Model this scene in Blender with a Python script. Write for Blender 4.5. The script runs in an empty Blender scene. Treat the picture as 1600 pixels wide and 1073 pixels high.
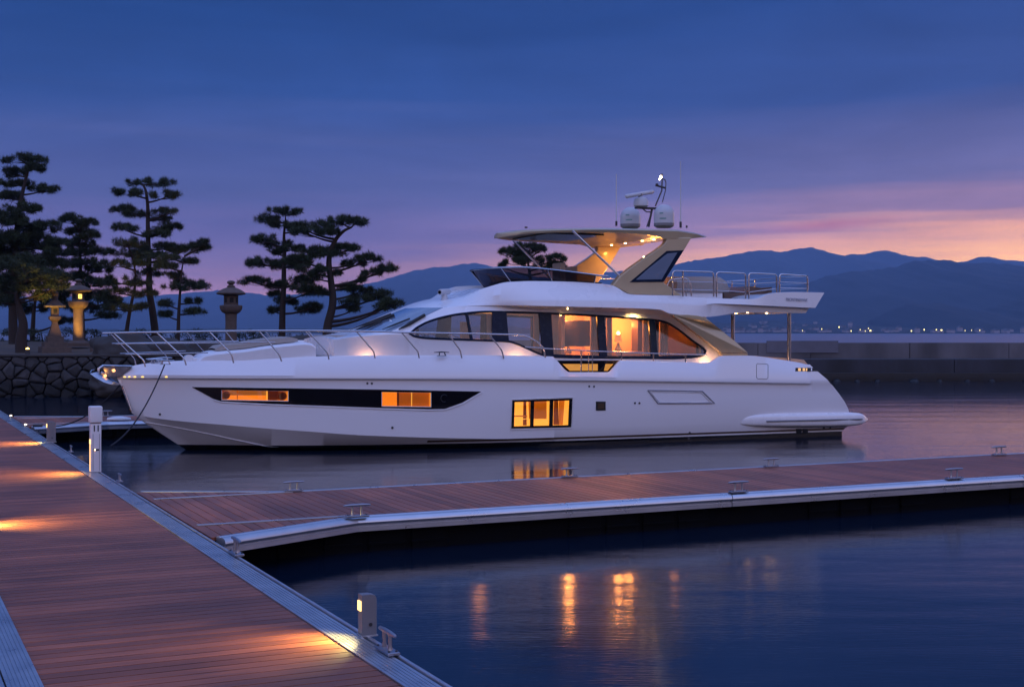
import bpy, bmesh, math, random
import numpy as np
from mathutils import Vector, Matrix, noise
from mathutils.bvhtree import BVHTree
from mathutils.geometry import tessellate_polygon
random.seed(7); rng = np.random.default_rng(7)
S = bpy.context.scene
R = math.radians
# ------------------------------------------------------------------ camera
F, CX, HY, CH = 2097.0, 800.0, 519.0, 2.75          # focal length and horizon in photo pixels, eye height
cam = bpy.data.cameras.new('Camera'); co = bpy.data.objects.new('Camera', cam); S.collection.objects.link(co)
co.location = (0, 0, CH); co.rotation_euler = (R(90), 0, 0)
cam.sensor_width = 36; cam.lens = F/1600*36; cam.shift_y = -(536.5-HY)/1600
cam.clip_start = .1; cam.clip_end = 60000
S.camera = co
# ------------------------------------------------------------------ world
def lin(c):
    return tuple((v/255/12.92 if v/255 <= .04045 else ((v/255+.055)/1.055)**2.4) for v in c[:3]) + (1,)
w = bpy.data.worlds.new('World'); S.world = w; w.use_nodes = True
nt = w.node_tree; N = nt.nodes; N.clear(); Lk = nt.links
def nd(t, **k):
    n = N.new(t)
    for a, b in k.items(): setattr(n, a, b)
    return n
def mathn(op, a, b=None, c=None, clamp=False):
    n = nd('ShaderNodeMath', operation=op, use_clamp=clamp)
    for i, v in enumerate((a, b, c)):
        if v is None: continue
        if isinstance(v, (int, float)): n.inputs[i].default_value = v
        else: Lk.new(v, n.inputs[i])
    return n.outputs[0]
def ramp(fac, stops):
    n = nd('ShaderNodeValToRGB'); cr = n.color_ramp; cr.interpolation = 'EASE' if False else 'LINEAR'
    while len(cr.elements) > 1: cr.elements.remove(cr.elements[-1])
    cr.elements[0].position = stops[0][0]; cr.elements[0].color = stops[0][1]
    for p, c in stops[1:]:
        e = cr.elements.new(p); e.color = c
    Lk.new(fac, n.inputs[0]); return n.outputs[0]
def mixc(f, a, b, mode='MIX'):
    n = nd('ShaderNodeMix', data_type='RGBA', blend_type=mode)
    if isinstance(f, (int, float)): n.inputs[0].default_value = f
    else: Lk.new(f, n.inputs[0])
    for i, v in ((6, a), (7, b)):
        if isinstance(v, tuple): n.inputs[i].default_value = v
        else: Lk.new(v, n.inputs[i])
    return n.outputs[2]
tc = nd('ShaderNodeTexCoord'); sp = nd('ShaderNodeSeparateXYZ'); Lk.new(tc.outputs['Generated'], sp.inputs[0])
X_, Y_, Z_ = sp.outputs
hl = mathn('SQRT', mathn('ADD', mathn('MULTIPLY', X_, X_), mathn('MULTIPLY', Y_, Y_)))
q = mathn('DIVIDE', X_, mathn('MAXIMUM', hl, .001)); qy = mathn('DIVIDE', Y_, mathn('MAXIMUM', hl, .001))
# soft cloud streaks bend the gradient
mp = nd('ShaderNodeMapping'); mp.inputs['Scale'].default_value = (1.5, 1.5, 34); Lk.new(tc.outputs['Generated'], mp.inputs[0])
nz = nd('ShaderNodeTexNoise'); nz.inputs['Scale'].default_value = 1.6; nz.inputs['Detail'].default_value = 5; nz.inputs['Roughness'].default_value = .55
Lk.new(mp.outputs[0], nz.inputs[0])
cl = mathn('SUBTRACT', nz.outputs[0], .5)
elev = mathn('ADD', Z_, mathn('MULTIPLY', cl, .052), clamp=True)
el2 = mathn('MULTIPLY', elev, 2.0, clamp=True)
SIG, BOXTOP, BOXFAR, SC = 9.5e-5, 600., 8900., 3.0   # haze density and box; the sky behind it is set so that it reads right through the haze
SAIR = (.04, .085, .33)
def st(l, comp=True, k=1.):
    out = []
    for z, c in l:
        L_ = min(BOXTOP/max(z, 1e-4), BOXFAR); T = math.exp(-SIG*L_); cc = lin(c)
        if comp: cc = tuple(max(0, (cc[i]-(1-T)*SAIR[i])/T) for i in range(3))
        cc = tuple(min(1, v*k/SC) for v in cc[:3])+(1,)
        out.append((min(z*2, 1), cc))
    return out
left = ramp(el2, st([(0, (172, 130, 164)), (.030, (148, 118, 164)), (.045, (122, 108, 163)), (.062, (98, 98, 161)), (.104, (78, 91, 153)), (.175, (46, 77, 145)), (.25, (32, 66, 131)), (.36, (62, 102, 185)), (.5, (110, 142, 215))], True, 1.08))
el3 = mathn('MULTIPLY', mathn('ADD', elev, mathn('MULTIPLY', mathn('MAXIMUM', mathn('SUBTRACT', .345, q), 0), .075)), 2.0, clamp=True)
right = ramp(el3, st([(0, (255, 206, 150)), (.040, (254, 200, 150)), (.058, (246, 180, 152)), (.074, (214, 156, 158)), (.088, (138, 116, 160)), (.116, (97, 99, 154)), (.18, (54, 79, 145)), (.25, (38, 68, 133)), (.36, (68, 102, 185)), (.5, (115, 142, 215))], True, 1.14))
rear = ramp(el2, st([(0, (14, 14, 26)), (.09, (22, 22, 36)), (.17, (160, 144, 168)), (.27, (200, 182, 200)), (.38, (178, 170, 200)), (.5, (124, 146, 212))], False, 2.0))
az = nd('ShaderNodeMapRange', interpolation_type='SMOOTHSTEP'); Lk.new(q, az.inputs[0]); az.inputs[1].default_value = -.25; az.inputs[2].default_value = .33
front = mixc(az.outputs[0], left, right)
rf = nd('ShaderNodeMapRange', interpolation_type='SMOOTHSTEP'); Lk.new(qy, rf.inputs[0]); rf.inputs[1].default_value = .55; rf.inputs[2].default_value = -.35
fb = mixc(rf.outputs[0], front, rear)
# long thin darker cloud bank low on the right
cb = nd('ShaderNodeMapRange', interpolation_type='SMOOTHSTEP'); Lk.new(nz.outputs[0], cb.inputs[0]); cb.inputs[1].default_value = .52; cb.inputs[2].default_value = .70; cb.inputs[4].default_value = .55
fb2 = mixc(mathn('MULTIPLY', cb.outputs[0], mathn('MULTIPLY_ADD', Z_, -6, 1, clamp=True)), fb, mixc(.6, fb, tuple(v/SC for v in lin((105, 88, 140)))))
def band(src, c_, w_): return mathn('SUBTRACT', 1, mathn('DIVIDE', mathn('ABSOLUTE', mathn('SUBTRACT', src, c_)), w_), clamp=True)
cm = mathn('MULTIPLY', mathn('MULTIPLY', band(mathn('ADD', mathn('SUBTRACT', Z_, mathn('MULTIPLY', q, .05)), mathn('MULTIPLY', cl, .012)), .0655, .0045), band(q, .232, .062)), 1.1, clamp=True)
fb2 = mixc(cm, fb2, tuple(v/SC for v in lin((225, 140, 150))[:3])+(1,))
mp3 = nd('ShaderNodeMapping'); mp3.inputs['Scale'].default_value = (2.5, 2.5, 13); mp3.inputs['Rotation'].default_value = (0, R(-4), 0); Lk.new(tc.outputs['Generated'], mp3.inputs[0])
nz3 = nd('ShaderNodeTexNoise'); nz3.inputs['Scale'].default_value = 1.3; nz3.inputs['Detail'].default_value = 6; nz3.inputs['Roughness'].default_value = .6; nz3.inputs['Distortion'].default_value = .4; Lk.new(mp3.outputs[0], nz3.inputs[0])
cmr = nd('ShaderNodeMapRange'); Lk.new(nz3.outputs[0], cmr.inputs[0]); cmr.inputs[1].default_value = .3; cmr.inputs[2].default_value = .7; cmr.inputs[3].default_value = .80; cmr.inputs[4].default_value = 1.18
vsc = nd('ShaderNodeVectorMath', operation='SCALE'); Lk.new(fb2, vsc.inputs[0]); Lk.new(cmr.outputs[0], vsc.inputs['Scale']); fb2 = vsc.outputs[0]
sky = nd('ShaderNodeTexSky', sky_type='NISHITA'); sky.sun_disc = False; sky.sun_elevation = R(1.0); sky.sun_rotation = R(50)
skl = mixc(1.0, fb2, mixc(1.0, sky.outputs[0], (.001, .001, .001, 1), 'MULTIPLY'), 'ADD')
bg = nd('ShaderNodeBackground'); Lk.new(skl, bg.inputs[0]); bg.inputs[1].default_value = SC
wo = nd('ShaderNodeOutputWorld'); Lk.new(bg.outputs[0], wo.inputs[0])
# after-glow of the set sun, low on the right
sl = bpy.data.lights.new('Sun', 'SUN'); sl.energy = .22; sl.angle = R(20); sl.color = (1, .62, .5)
so = bpy.data.objects.new('Sun', sl); S.collection.objects.link(so); so.rotation_euler = (R(82), 0, R(-50+180))
S.view_settings.view_transform = 'Standard'; S.view_settings.look = 'None'; S.view_settings.exposure = 0; S.view_settings.gamma = 1
S.render.engine = 'CYCLES'; S.cycles.use_denoising = True; S.cycles.max_bounces = 8; S.cycles.transparent_max_bounces = 16
S.cycles.volume_bounces = 0; S.cycles.caustics_reflective = False; S.cycles.caustics_refractive = False
S.cycles.sample_clamp_indirect = 4
# ------------------------------------------------------------------ pixel <-> place helpers
def ray(px, py): return Vector(((px-CX)/F, 1, (HY-py)/F))
def at(px, py, D): return Vector(((px-CX)/F*D, D, CH+(HY-py)/F*D))
def gp(px, py, z=0.):
    D = (CH-z)*F/(py-HY); return Vector(((px-CX)/F*D, D, z))
# ------------------------------------------------------------------ mesh helpers
COL = S.collection
def tag(o, label=None, cat=None, group=None, kind=None):
    if label: o['label'] = label
    if cat: o['category'] = cat
    if group: o['group'] = group
    if kind: o['kind'] = kind
    return o
def empty(name, loc=(0, 0, 0), rz=0., label=None, cat=None, group=None, kind=None):
    o = bpy.data.objects.new(name, None); COL.objects.link(o); o.location = loc; o.rotation_euler = (0, 0, rz); o.empty_display_size = .1
    return tag(o, label, cat, group, kind)
class MB:
    def __init__(s): s.v = []; s.f = []; s.m = []
    def add(s, vs, fs, mi=0):
        b = len(s.v); s.v += [tuple(p) for p in vs]; s.f += [tuple(i+b for i in f) for f in fs]; s.m += [mi]*len(fs); return s
    def box(s, c, d, rz=0., mi=0, bev=0., ry=0.):
        c = Vector(c); hx, hy, hz = d[0]/2, d[1]/2, d[2]/2
        if bev > 0:
            bm = bmesh.new(); bmesh.ops.create_cube(bm, size=1); bmesh.ops.scale(bm, vec=d, verts=bm.verts)
            bmesh.ops.bevel(bm, geom=bm.edges[:], offset=bev, segments=3, affect='EDGES', profile=.6)
            M = Matrix.Translation(c) @ Matrix.Rotation(rz, 4, 'Z') @ Matrix.Rotation(ry, 4, 'Y')
            bm.verts.index_update(); vs = [M @ v.co for v in bm.verts]; fs = [[v.index for v in f.verts] for f in bm.faces]; bm.free()
            return s.add(vs, fs, mi)
        M = Matrix.Rotation(rz, 3, 'Z') @ Matrix.Rotation(ry, 3, 'Y')
        vs = [c + M @ Vector((x*hx, y*hy, z*hz)) for x in (-1, 1) for y in (-1, 1) for z in (-1, 1)]
        return s.add(vs, [(0, 1, 3, 2), (4, 6, 7, 5), (0, 4, 5, 1), (2, 3, 7, 6), (0, 2, 6, 4), (1, 5, 7, 3)], mi)
    def tube(s, pts, r, n=10, mi=0, cap=True):
        pts = [Vector(p) for p in pts]; rs = r if isinstance(r, (list, tuple)) else [r]*len(pts)
        up = Vector((0, 0, 1)); vs = []; fs = []
        for i, p in enumerate(pts):
            t = (pts[min(i+1, len(pts)-1)]-pts[max(i-1, 0)]).normalized()
            if i == 0:
                a = up if abs(t.z) < .9 else Vector((1, 0, 0)); u = t.cross(a).normalized()
            else:
                u = (u - t*u.dot(t)).normalized()
            vv = t.cross(u)
            for k in range(n):
                an = 2*math.pi*k/n; vs.append(p+(u*math.cos(an)+vv*math.sin(an))*rs[i])
        for i in range(len(pts)-1):
            for k in range(n):
                a = i*n+k; b = i*n+(k+1) % n; fs.append((a, b, b+n, a+n))
        if cap: fs.append(tuple(range(n))[::-1]); fs.append(tuple((len(pts)-1)*n+k for k in range(n)))
        return s.add(vs, fs, mi)
    def lathe(s, prof, c=(0, 0, 0), n=24, mi=0, rot=0., sq=False):
        c = Vector(c); vs = []; fs = []
        for r, z in prof:
            for k in range(n):
                a = 2*math.pi*k/n+rot; vs.append(c+Vector((r*math.cos(a), r*math.sin(a), z)))
        for i in range(len(prof)-1):
            for k in range(n):
                a = i*n+k; b = i*n+(k+1) % n; fs.append((a, b, b+n, a+n))
        fs.append(tuple(range(n))[::-1]); fs.append(tuple((len(prof)-1)*n+k for k in range(n)))
        return s.add(vs, fs, mi)
    def prism(s, poly, off, mi=0):
        poly = [Vector(p) for p in poly]; off = Vector(off); n = len(poly)
        tris = tessellate_polygon([poly])
        vs = poly+[p+off for p in poly]; fs = [tuple(t) for t in tris]+[tuple(i+n for i in t)[::-1] for t in tris]
        fs += [(i, (i+1) % n, (i+1) % n+n, i+n) for i in range(n)]
        return s.add(vs, fs, mi)
    def grid(s, rows, mi=0, closed=False):
        nr, nc = len(rows), len(rows[0]); vs = [p for r in rows for p in r]; fs = []
        for i in range(nr-1):
            for k in range(nc-(0 if closed else 1)):
                a = i*nc+k; b = i*nc+(k+1) % nc; fs.append((a, b, b+nc, a+nc))
        return s.add(vs, fs, mi)
    def build(s, name, mats, parent=None, smooth=35, fix=True):
        me = bpy.data.meshes.new(name); me.from_pydata([tuple(v) for v in s.v], [], s.f); 
        if not isinstance(mats, (list, tuple)): mats = [mats]
        for m in mats: me.materials.append(m)
        if len(mats) > 1:
            me.polygons.foreach_set('material_index', s.m)
        if fix:
            bm = bmesh.new(); bm.from_mesh(me); bmesh.ops.remove_doubles(bm, verts=bm.verts, dist=1e-5); bmesh.ops.recalc_face_normals(bm, faces=bm.faces); bm.to_mesh(me); bm.free()
        me.update()
        if smooth:
            me.polygons.foreach_set('use_smooth', [True]*len(me.polygons)); me.set_sharp_from_angle(angle=R(smooth))
        o = bpy.data.objects.new(name, me); COL.objects.link(o)
        if parent: o.parent = parent
        return o
def children(o): return [c for c in bpy.data.objects if c.parent == o]
def copy_tree(o, parent=None, **lab):
    c = o.copy(); COL.objects.link(c)
    if parent: c.parent = parent
    for k, v in lab.items(): c[k] = v
    for ch in children(o): copy_tree(ch, c)
    return c
def lamp(name, loc, energy, color, parent=None, kind='POINT', radius=.05, rot=None, angle=90, blend=.6, size_y=None):
    l = bpy.data.lights.new(name, kind); l.energy = energy; l.color = color
    if kind == 'AREA':
        l.size = radius
        if size_y: l.shape = 'RECTANGLE'; l.size_y = size_y
    else: l.shadow_soft_size = radius
    if kind == 'SPOT': l.spot_size = R(angle); l.spot_blend = blend
    o = bpy.data.objects.new(name, l); COL.objects.link(o); o.location = loc
    if rot is not None: o.rotation_euler = rot
    if parent: o.parent = parent
    return o
def aim(d): return Vector(d).to_track_quat('-Z', 'Y').to_euler()
# ------------------------------------------------------------------ materials
def mat(name, col, rough=.5, metal=0., coat=0., nscale=0., namt=.0, bump=0., bscale=20., spec=.5, emis=None, estr=0., stretch=None, alpha=None, island=0.):
    m = bpy.data.materials.new(name); m.use_nodes = True; t = m.node_tree; b = t.nodes['Principled BSDF']
    b.inputs['Base Color'].default_value = (*col[:3], 1); b.inputs['Roughness'].default_value = rough; b.inputs['Metallic'].default_value = metal
    b.inputs['Coat Weight'].default_value = coat; b.inputs['Coat Roughness'].default_value = .05; b.inputs['Specular IOR Level'].default_value = spec
    if emis: b.inputs['Emission Color'].default_value = (*emis, 1); b.inputs['Emission Strength'].default_value = estr
    c = t.nodes.new('ShaderNodeTexCoord'); mpn = t.nodes.new('ShaderNodeMapping'); t.links.new(c.outputs['Object'], mpn.inputs[0])
    if stretch: mpn.inputs['Scale'].default_value = stretch
    last = None
    if namt:
        n = t.nodes.new('ShaderNodeTexNoise'); n.inputs['Scale'].default_value = nscale; n.inputs['Detail'].default_value = 6; t.links.new(mpn.outputs[0], n.inputs[0])
        mr = t.nodes.new('ShaderNodeMapRange'); mr.inputs[1].default_value = .25; mr.inputs[2].default_value = .75; mr.inputs[3].default_value = 1-namt; mr.inputs[4].default_value = 1+namt; t.links.new(n.outputs[0], mr.inputs[0])
        last = mr.outputs[0]
        mr2 = t.nodes.new('ShaderNodeMapRange'); mr2.inputs[1].default_value = .25; mr2.inputs[2].default_value = .75; mr2.inputs[3].default_value = max(rough*.8, .0); mr2.inputs[4].default_value = min(rough*1.25, 1); t.links.new(n.outputs[0], mr2.inputs[0]); t.links.new(mr2.outputs[0], b.inputs['Roughness'])
    if island:
        g = t.nodes.new('ShaderNodeNewGeometry'); mi = t.nodes.new('ShaderNodeMapRange'); t.links.new(g.outputs['Random Per Island'], mi.inputs[0]); mi.inputs[3].default_value = 1-island; mi.inputs[4].default_value = 1+island
        if last is not None:
            mm = t.nodes.new('ShaderNodeMath'); mm.operation = 'MULTIPLY'; t.links.new(last, mm.inputs[0]); t.links.new(mi.outputs[0], mm.inputs[1]); last = mm.outputs[0]
        else: last = mi.outputs[0]
    if last is not None:
        h = t.nodes.new('ShaderNodeVectorMath'); h.operation = 'SCALE'; h.inputs[0].default_value = col[:3]; t.links.new(last, h.inputs['Scale']); t.links.new(h.outputs[0], b.inputs['Base Color'])
    if bump:
        n2 = t.nodes.new('ShaderNodeTexNoise'); n2.inputs['Scale'].default_value = bscale; n2.inputs['Detail'].default_value = 5; t.links.new(mpn.outputs[0], n2.inputs[0])
        bp = t.nodes.new('ShaderNodeBump'); bp.inputs['Strength'].default_value = bump; bp.inputs['Distance'].default_value = .02; t.links.new(n2.outputs[0], bp.inputs['Height']); t.links.new(bp.outputs[0], b.inputs['Normal'])
    return m
def glass(name, tint, gl=.12, rough=.02, gcol=(1, 1, 1, 1)):
    m = bpy.data.materials.new(name); m.use_nodes = True; t = m.node_tree; t.nodes.clear()
    tr = t.nodes.new('ShaderNodeBsdfTransparent'); tr.inputs[0].default_value = (*tint, 1)
    g = t.nodes.new('ShaderNodeBsdfGlossy'); g.inputs['Roughness'].default_value = rough; g.inputs['Color'].default_value = gcol
    fr = t.nodes.new('ShaderNodeFresnel'); fr.inputs[0].default_value = 1.5
    ad = t.nodes.new('ShaderNodeMath'); ad.operation = 'ADD'; ad.inputs[1].default_value = gl; ad.use_clamp = True; t.links.new(fr.outputs[0], ad.inputs[0])
    mx = t.nodes.new('ShaderNodeMixShader'); t.links.new(ad.outputs[0], mx.inputs[0]); t.links.new(tr.outputs[0], mx.inputs[1]); t.links.new(g.outputs[0], mx.inputs[2])
    o = t.nodes.new('ShaderNodeOutputMaterial'); t.links.new(mx.outputs[0], o.inputs[0]); return m
def emit(name, col, s):
    return mat(name, (.1, .1, .1), emis=col, estr=s)
WARM = (1, .60, .20); DECKW = (1, .74, .22); AMBER = (1, .40, .07); PINKW = (1, .52, .28)
M = {}
M['gel'] = mat('white_gelcoat', (.80, .79, .80), .28, coat=.4, nscale=1.5, namt=.01)
M['white'] = mat('white_paint', (.50, .51, .54), .35, nscale=4, namt=.03)
M['gold'] = mat('champagne_paint', (.52, .41, .25), .33, metal=.25, coat=.4, nscale=3, namt=.03)
M['steel'] = mat('polished_steel', (.55, .55, .58), .20, metal=1., nscale=8, namt=.05)
M['dark_steel'] = mat('dark_steel', (.06, .06, .07), .4, metal=.6, nscale=8, namt=.1)
M['black'] = mat('black_gloss', (.005, .005, .007), .08, nscale=8, namt=.1, spec=.3)
M['mull'] = mat('navy_glazing_bar', (.006, .014, .036), .25, nscale=8, namt=.1, spec=.12)
M['cleat'] = mat('cast_cleat_metal', (.30, .31, .36), .32, metal=.9, nscale=8, namt=.1)
M['rubber'] = mat('black_rubber', (.012, .012, .013), .6, nscale=8, namt=.2)
M['cush'] = mat('taupe_cushion', (.33, .29, .26), .85, nscale=30, namt=.08, bump=.15, bscale=60)
M['teak'] = mat('teak', (.16, .06, .03), .45, nscale=6, namt=.2, stretch=(1, 12, 1))
M['cream'] = mat('cream_lining', (.62, .40, .26), .6, nscale=5, namt=.05)
M['curt'] = mat('curtain_fabric', (.60, .40, .28), .85, nscale=5, namt=.08, stretch=(12, 12, .3))
M['darkwood'] = mat('dark_cabinet', (.10, .055, .04), .35, nscale=5, namt=.2)
M['glass'] = glass('tinted_saloon_glass', (.80, .78, .82), .02)
M['wscreen'] = mat('windscreen_glass', (.16, .20, .27), .07, coat=.6, spec=.9, nscale=2, namt=.05)
M['smoke'] = glass('smoked_glass', (.10, .095, .12), .02, gcol=(.3, .3, .36, 1))
M['navyglass'] = glass('navy_glass', (.30, .36, .52), .10)
M['bulb'] = emit('warm_bulb', (1, .58, .22), 26)
M['bulb2'] = emit('bright_bulb', (1, .58, .20), 2.6)
M['strip'] = emit('cove_light', (1, .42, .12), 4)
M['shade'] = emit('lamp_shade_glow', (1, .30, .06), .9)
M['amber'] = mat('glowing_cabin_wall', (.5, .25, .05), .7, emis=(1, .40, .035), estr=.75, nscale=1.6, namt=.15)  # cabin lamplight is put into the pocket walls as emission
M['amber2'] = mat('bright_glowing_cabin_wall', (.5, .3, .1), .7, emis=(1, .62, .13), estr=1.05, nscale=1.6, namt=.1)
M['alu'] = mat('brushed_aluminium', (.52, .54, .58), .30, metal=.85, nscale=3, namt=.10, stretch=(1, 1, 1), bump=.05, bscale=200)
M['dock_white'] = mat('pedestal_white', (.72, .72, .74), .4, nscale=5, namt=.04)
M['pgrey'] = mat('bollard_grey', (.20, .20, .22), .42, metal=.2, nscale=6, namt=.06)
M['float'] = mat('black_float', (.004, .004, .005), .9, spec=.08, nscale=3, namt=.3)
def wood_mat(rz):
    m = bpy.data.materials.new('composite_decking'); m.use_nodes = True; t = m.node_tree; b = t.nodes['Principled BSDF']
    c = t.nodes.new('ShaderNodeTexCoord'); mp = t.nodes.new('ShaderNodeMapping'); t.links.new(c.outputs['Object'], mp.inputs[0]); mp.inputs['Scale'].default_value = (1.2, 40, 8) if rz == 0 else (40, 1.2, 8)
    n = t.nodes.new('ShaderNodeTexNoise'); n.inputs['Scale'].default_value = 1.4; n.inputs['Detail'].default_value = 8; t.links.new(mp.outputs[0], n.inputs[0])
    n3 = t.nodes.new('ShaderNodeTexNoise'); n3.inputs['Scale'].default_value = .7; n3.inputs['Detail'].default_value = 4; t.links.new(c.outputs['Object'], n3.inputs[0])
    g = t.nodes.new('ShaderNodeNewGeometry')
    def mr(src, a, bb, lo=0, hi=1):
        x = t.nodes.new('ShaderNodeMapRange'); x.inputs[1].default_value = lo; x.inputs[2].default_value = hi; x.inputs[3].default_value = a; x.inputs[4].default_value = bb; t.links.new(src, x.inputs[0]); return x.outputs[0]
    def mul(a, bb):
        x = t.nodes.new('ShaderNodeMath'); x.operation = 'MULTIPLY'; t.links.new(a, x.inputs[0]); t.links.new(bb, x.inputs[1]); return x.outputs[0]
    f = mul(mul(mr(n.outputs[0], .6, 1.4, .3, .7), mr(g.outputs['Random Per Island'], .72, 1.28)), mr(n3.outputs[0], .75, 1.25, .3, .7))
    h = t.nodes.new('ShaderNodeVectorMath'); h.operation = 'SCALE'; h.inputs[0].default_value = (.26, .082, .042); t.links.new(f, h.inputs['Scale']); t.links.new(h.outputs[0], b.inputs['Base Color'])
    t.links.new(mr(n.outputs[0], .34, .54, .3, .7), b.inputs['Roughness']); b.inputs['Specular IOR Level'].default_value = .3
    bp = t.nodes.new('ShaderNodeBump'); bp.inputs['Strength'].default_value = .35; bp.inputs['Distance'].default_value = .002
    # fine ribs along each board
    wv = t.nodes.new('ShaderNodeTexWave'); wv.bands_direction = 'Y' if rz == 0 else 'X'; wv.inputs['Scale'].default_value = 18; t.links.new(c.outputs['Object'], wv.inputs[0]); t.links.new(wv.outputs[1], bp.inputs['Height']); t.links.new(bp.outputs[0], b.inputs['Normal'])
    return m
M['wood0'] = wood_mat(0); M['wood1'] = wood_mat(1)
def stone(name, col, sc, rough=.85, namt=.45, island=0.): return mat(name, col, rough, nscale=sc, namt=namt, bump=.8, bscale=sc*3, island=island)
M['stone'] = stone('lantern_granite', (.095, .070, .058), 5, namt=.35)
M['wall'] = stone('shore_masonry', (.036, .034, .035), 2.2, namt=.45, island=.45)
M['mortar'] = stone('dark_joint', (.012, .012, .014), 3)
M['boulder'] = stone('boulder', (.042, .038, .036), .9)
M['soil'] = stone('sandy_ground', (.075, .055, .038), .8)
M['conc'] = mat('weathered_concrete', (.11, .105, .115), .85, nscale=.45, namt=.65, bump=.4, bscale=3, stretch=(1, 1, .35))
M['conc2'] = mat('stained_concrete', (.032, .032, .040), .85, nscale=.7, namt=.7, bump=.5, bscale=3, stretch=(1, 1, .3))
M['weed'] = mat('wet_rock', (.008, .008, .01), .5, nscale=3, namt=.6)
M['bark'] = mat('pine_bark', (.028, .018, .014), .9, nscale=6, namt=.5, bump=.9, bscale=14, stretch=(3, 3, .6))
M['needle'] = mat('pine_needles', (.022, .036, .012), .7, nscale=1.3, namt=.5)
M['hedge'] = mat('hedge_leaves', (.022, .038, .012), .6, nscale=2, namt=.5)
M['rope'] = mat('mooring_rope', (.02, .02, .028), .9, nscale=60, namt=.4, bump=.8, bscale=120)
# ------------------------------------------------------------------ water
def water():
    m = bpy.data.materials.new('harbour_water'); m.use_nodes = True; t = m.node_tree; b = t.nodes['Principled BSDF']
    b.inputs['Base Color'].default_value = (.004, .010, .022, 1); b.inputs['Roughness'].default_value = .10; b.inputs['IOR'].default_value = 1.29
    c = t.nodes.new('ShaderNodeTexCoord')
    def ns(scale, sx, sy, det):
        mp = t.nodes.new('ShaderNodeMapping'); mp.inputs['Scale'].default_value = (sx, sy, 1); t.links.new(c.outputs['Object'], mp.inputs[0])
        n = t.nodes.new('ShaderNodeTexNoise'); n.inputs['Scale'].default_value = scale; n.inputs['Detail'].default_value = det; t.links.new(mp.outputs[0], n.inputs[0]); return n.outputs[0]
    a = ns(10, .45, 2.6, 2); bb = ns(.25, .6, 1.6, 3)
    bp = t.nodes.new('ShaderNodeBump'); bp.inputs['Strength'].default_value = 1; bp.inputs['Distance'].default_value = .0014; t.links.new(a, bp.inputs['Height'])
    bp2 = t.nodes.new('ShaderNodeBump'); bp2.inputs['Strength'].default_value = 1; bp2.inputs['Distance'].default_value = .030; t.links.new(bb, bp2.inputs['Height']); t.links.new(bp.outputs[0], bp2.inputs['Normal']); t.links.new(bp2.outputs[0], b.inputs['Normal'])
    return m
mb = MB(); mb.add([(-14000, -300, 0), (14000, -300, 0), (14000, 8890, 0), (-14000, 8890, 0)], [(0, 1, 2, 3)])
tag(mb.build('water', water(), smooth=0), kind='structure')
mb = MB(); mb.add([(-13000, 100, .004), (13000, 100, .004), (13000, 8800, .004), (-13000, 8800, .004)], [(0, 1, 2, 3)])
msea = mat('open_sea_water', (.11, .12, .16), .30); msea.node_tree.nodes['Principled BSDF'].inputs['IOR'].default_value = 1.33
tag(mb.build('open_sea', msea, smooth=0), kind='structure')
mb = MB(); mb.add([(-14000, -300, -4), (14000, -300, -4), (14000, 8890, -4), (-14000, 8890, -4)], [(0, 1, 2, 3)])
tag(mb.build('sea_bed', M['weed'], smooth=0), kind='structure')
# ------------------------------------------------------------------ interpolation
def pchip(pts):
    x = np.array([p[0] for p in pts], float); y = np.array([p[1] for p in pts], float); h = np.diff(x); d = np.diff(y)/h; n = len(x); m = np.zeros(n)
    for i in range(1, n-1):
        if d[i-1]*d[i] > 0:
            w1 = 2*h[i]+h[i-1]; w2 = h[i]+2*h[i-1]; m[i] = (w1+w2)/(w1/d[i-1]+w2/d[i])
    m[0] = d[0]; m[-1] = d[-1]
    def f(q):
        q = min(max(q, x[0]), x[-1]); i = int(min(max(np.searchsorted(x, q)-1, 0), n-2)); t = (q-x[i])/h[i]
        return (2*t**3-3*t*t+1)*y[i]+(t**3-2*t*t+t)*h[i]*m[i]+(-2*t**3+3*t*t)*y[i+1]+(t**3-t*t)*h[i]*m[i+1]
    return f
def linf(pts):
    x = [p[0] for p in pts]; y = [p[1] for p in pts]
    return lambda q: float(np.interp(q, x, y))
# ------------------------------------------------------------------ far land
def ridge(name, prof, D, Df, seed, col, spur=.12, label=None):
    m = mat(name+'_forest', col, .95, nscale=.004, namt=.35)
    f = pchip(prof); cols = np.arange(prof[0][0], prof[-1][0]+1, 5); mb = MB(); rows = []
    nt_ = 22
    for j in range(nt_+6):
        row = []
        for px in cols:
            H = CH+(HY-f(px))*D/F+noise.noise(Vector((px*.11, seed, 0)))*D*.0009+noise.noise(Vector((px*.035, seed, 5)))*D*.0012+noise.noise(Vector((px*.37, seed, 9)))*D*.0006; Xw = (px-CX)/F*D
            if j <= nt_:
                t = j/nt_; y = Df+(D-Df)*t; h = H*(t**.85)
                sp = noise.fractal(Vector((Xw/(D*.05), y/(D*.16), seed)), 1, 2, 5)*spur*H*math.sin(math.pi*t)
                h = min(h+sp, H*(y/D)*.97 if t < 1 else H)
            else:
                t = (j-nt_)/6; y = D+t*D*.04; h = H*(1-t)-20*t
            row.append((Xw, y, max(h, -3) if j else -3))
        rows.append(row)
    mb.grid(rows); o = mb.build(name, m, smooth=60, fix=False); tag(o, kind='structure'); return o
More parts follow.
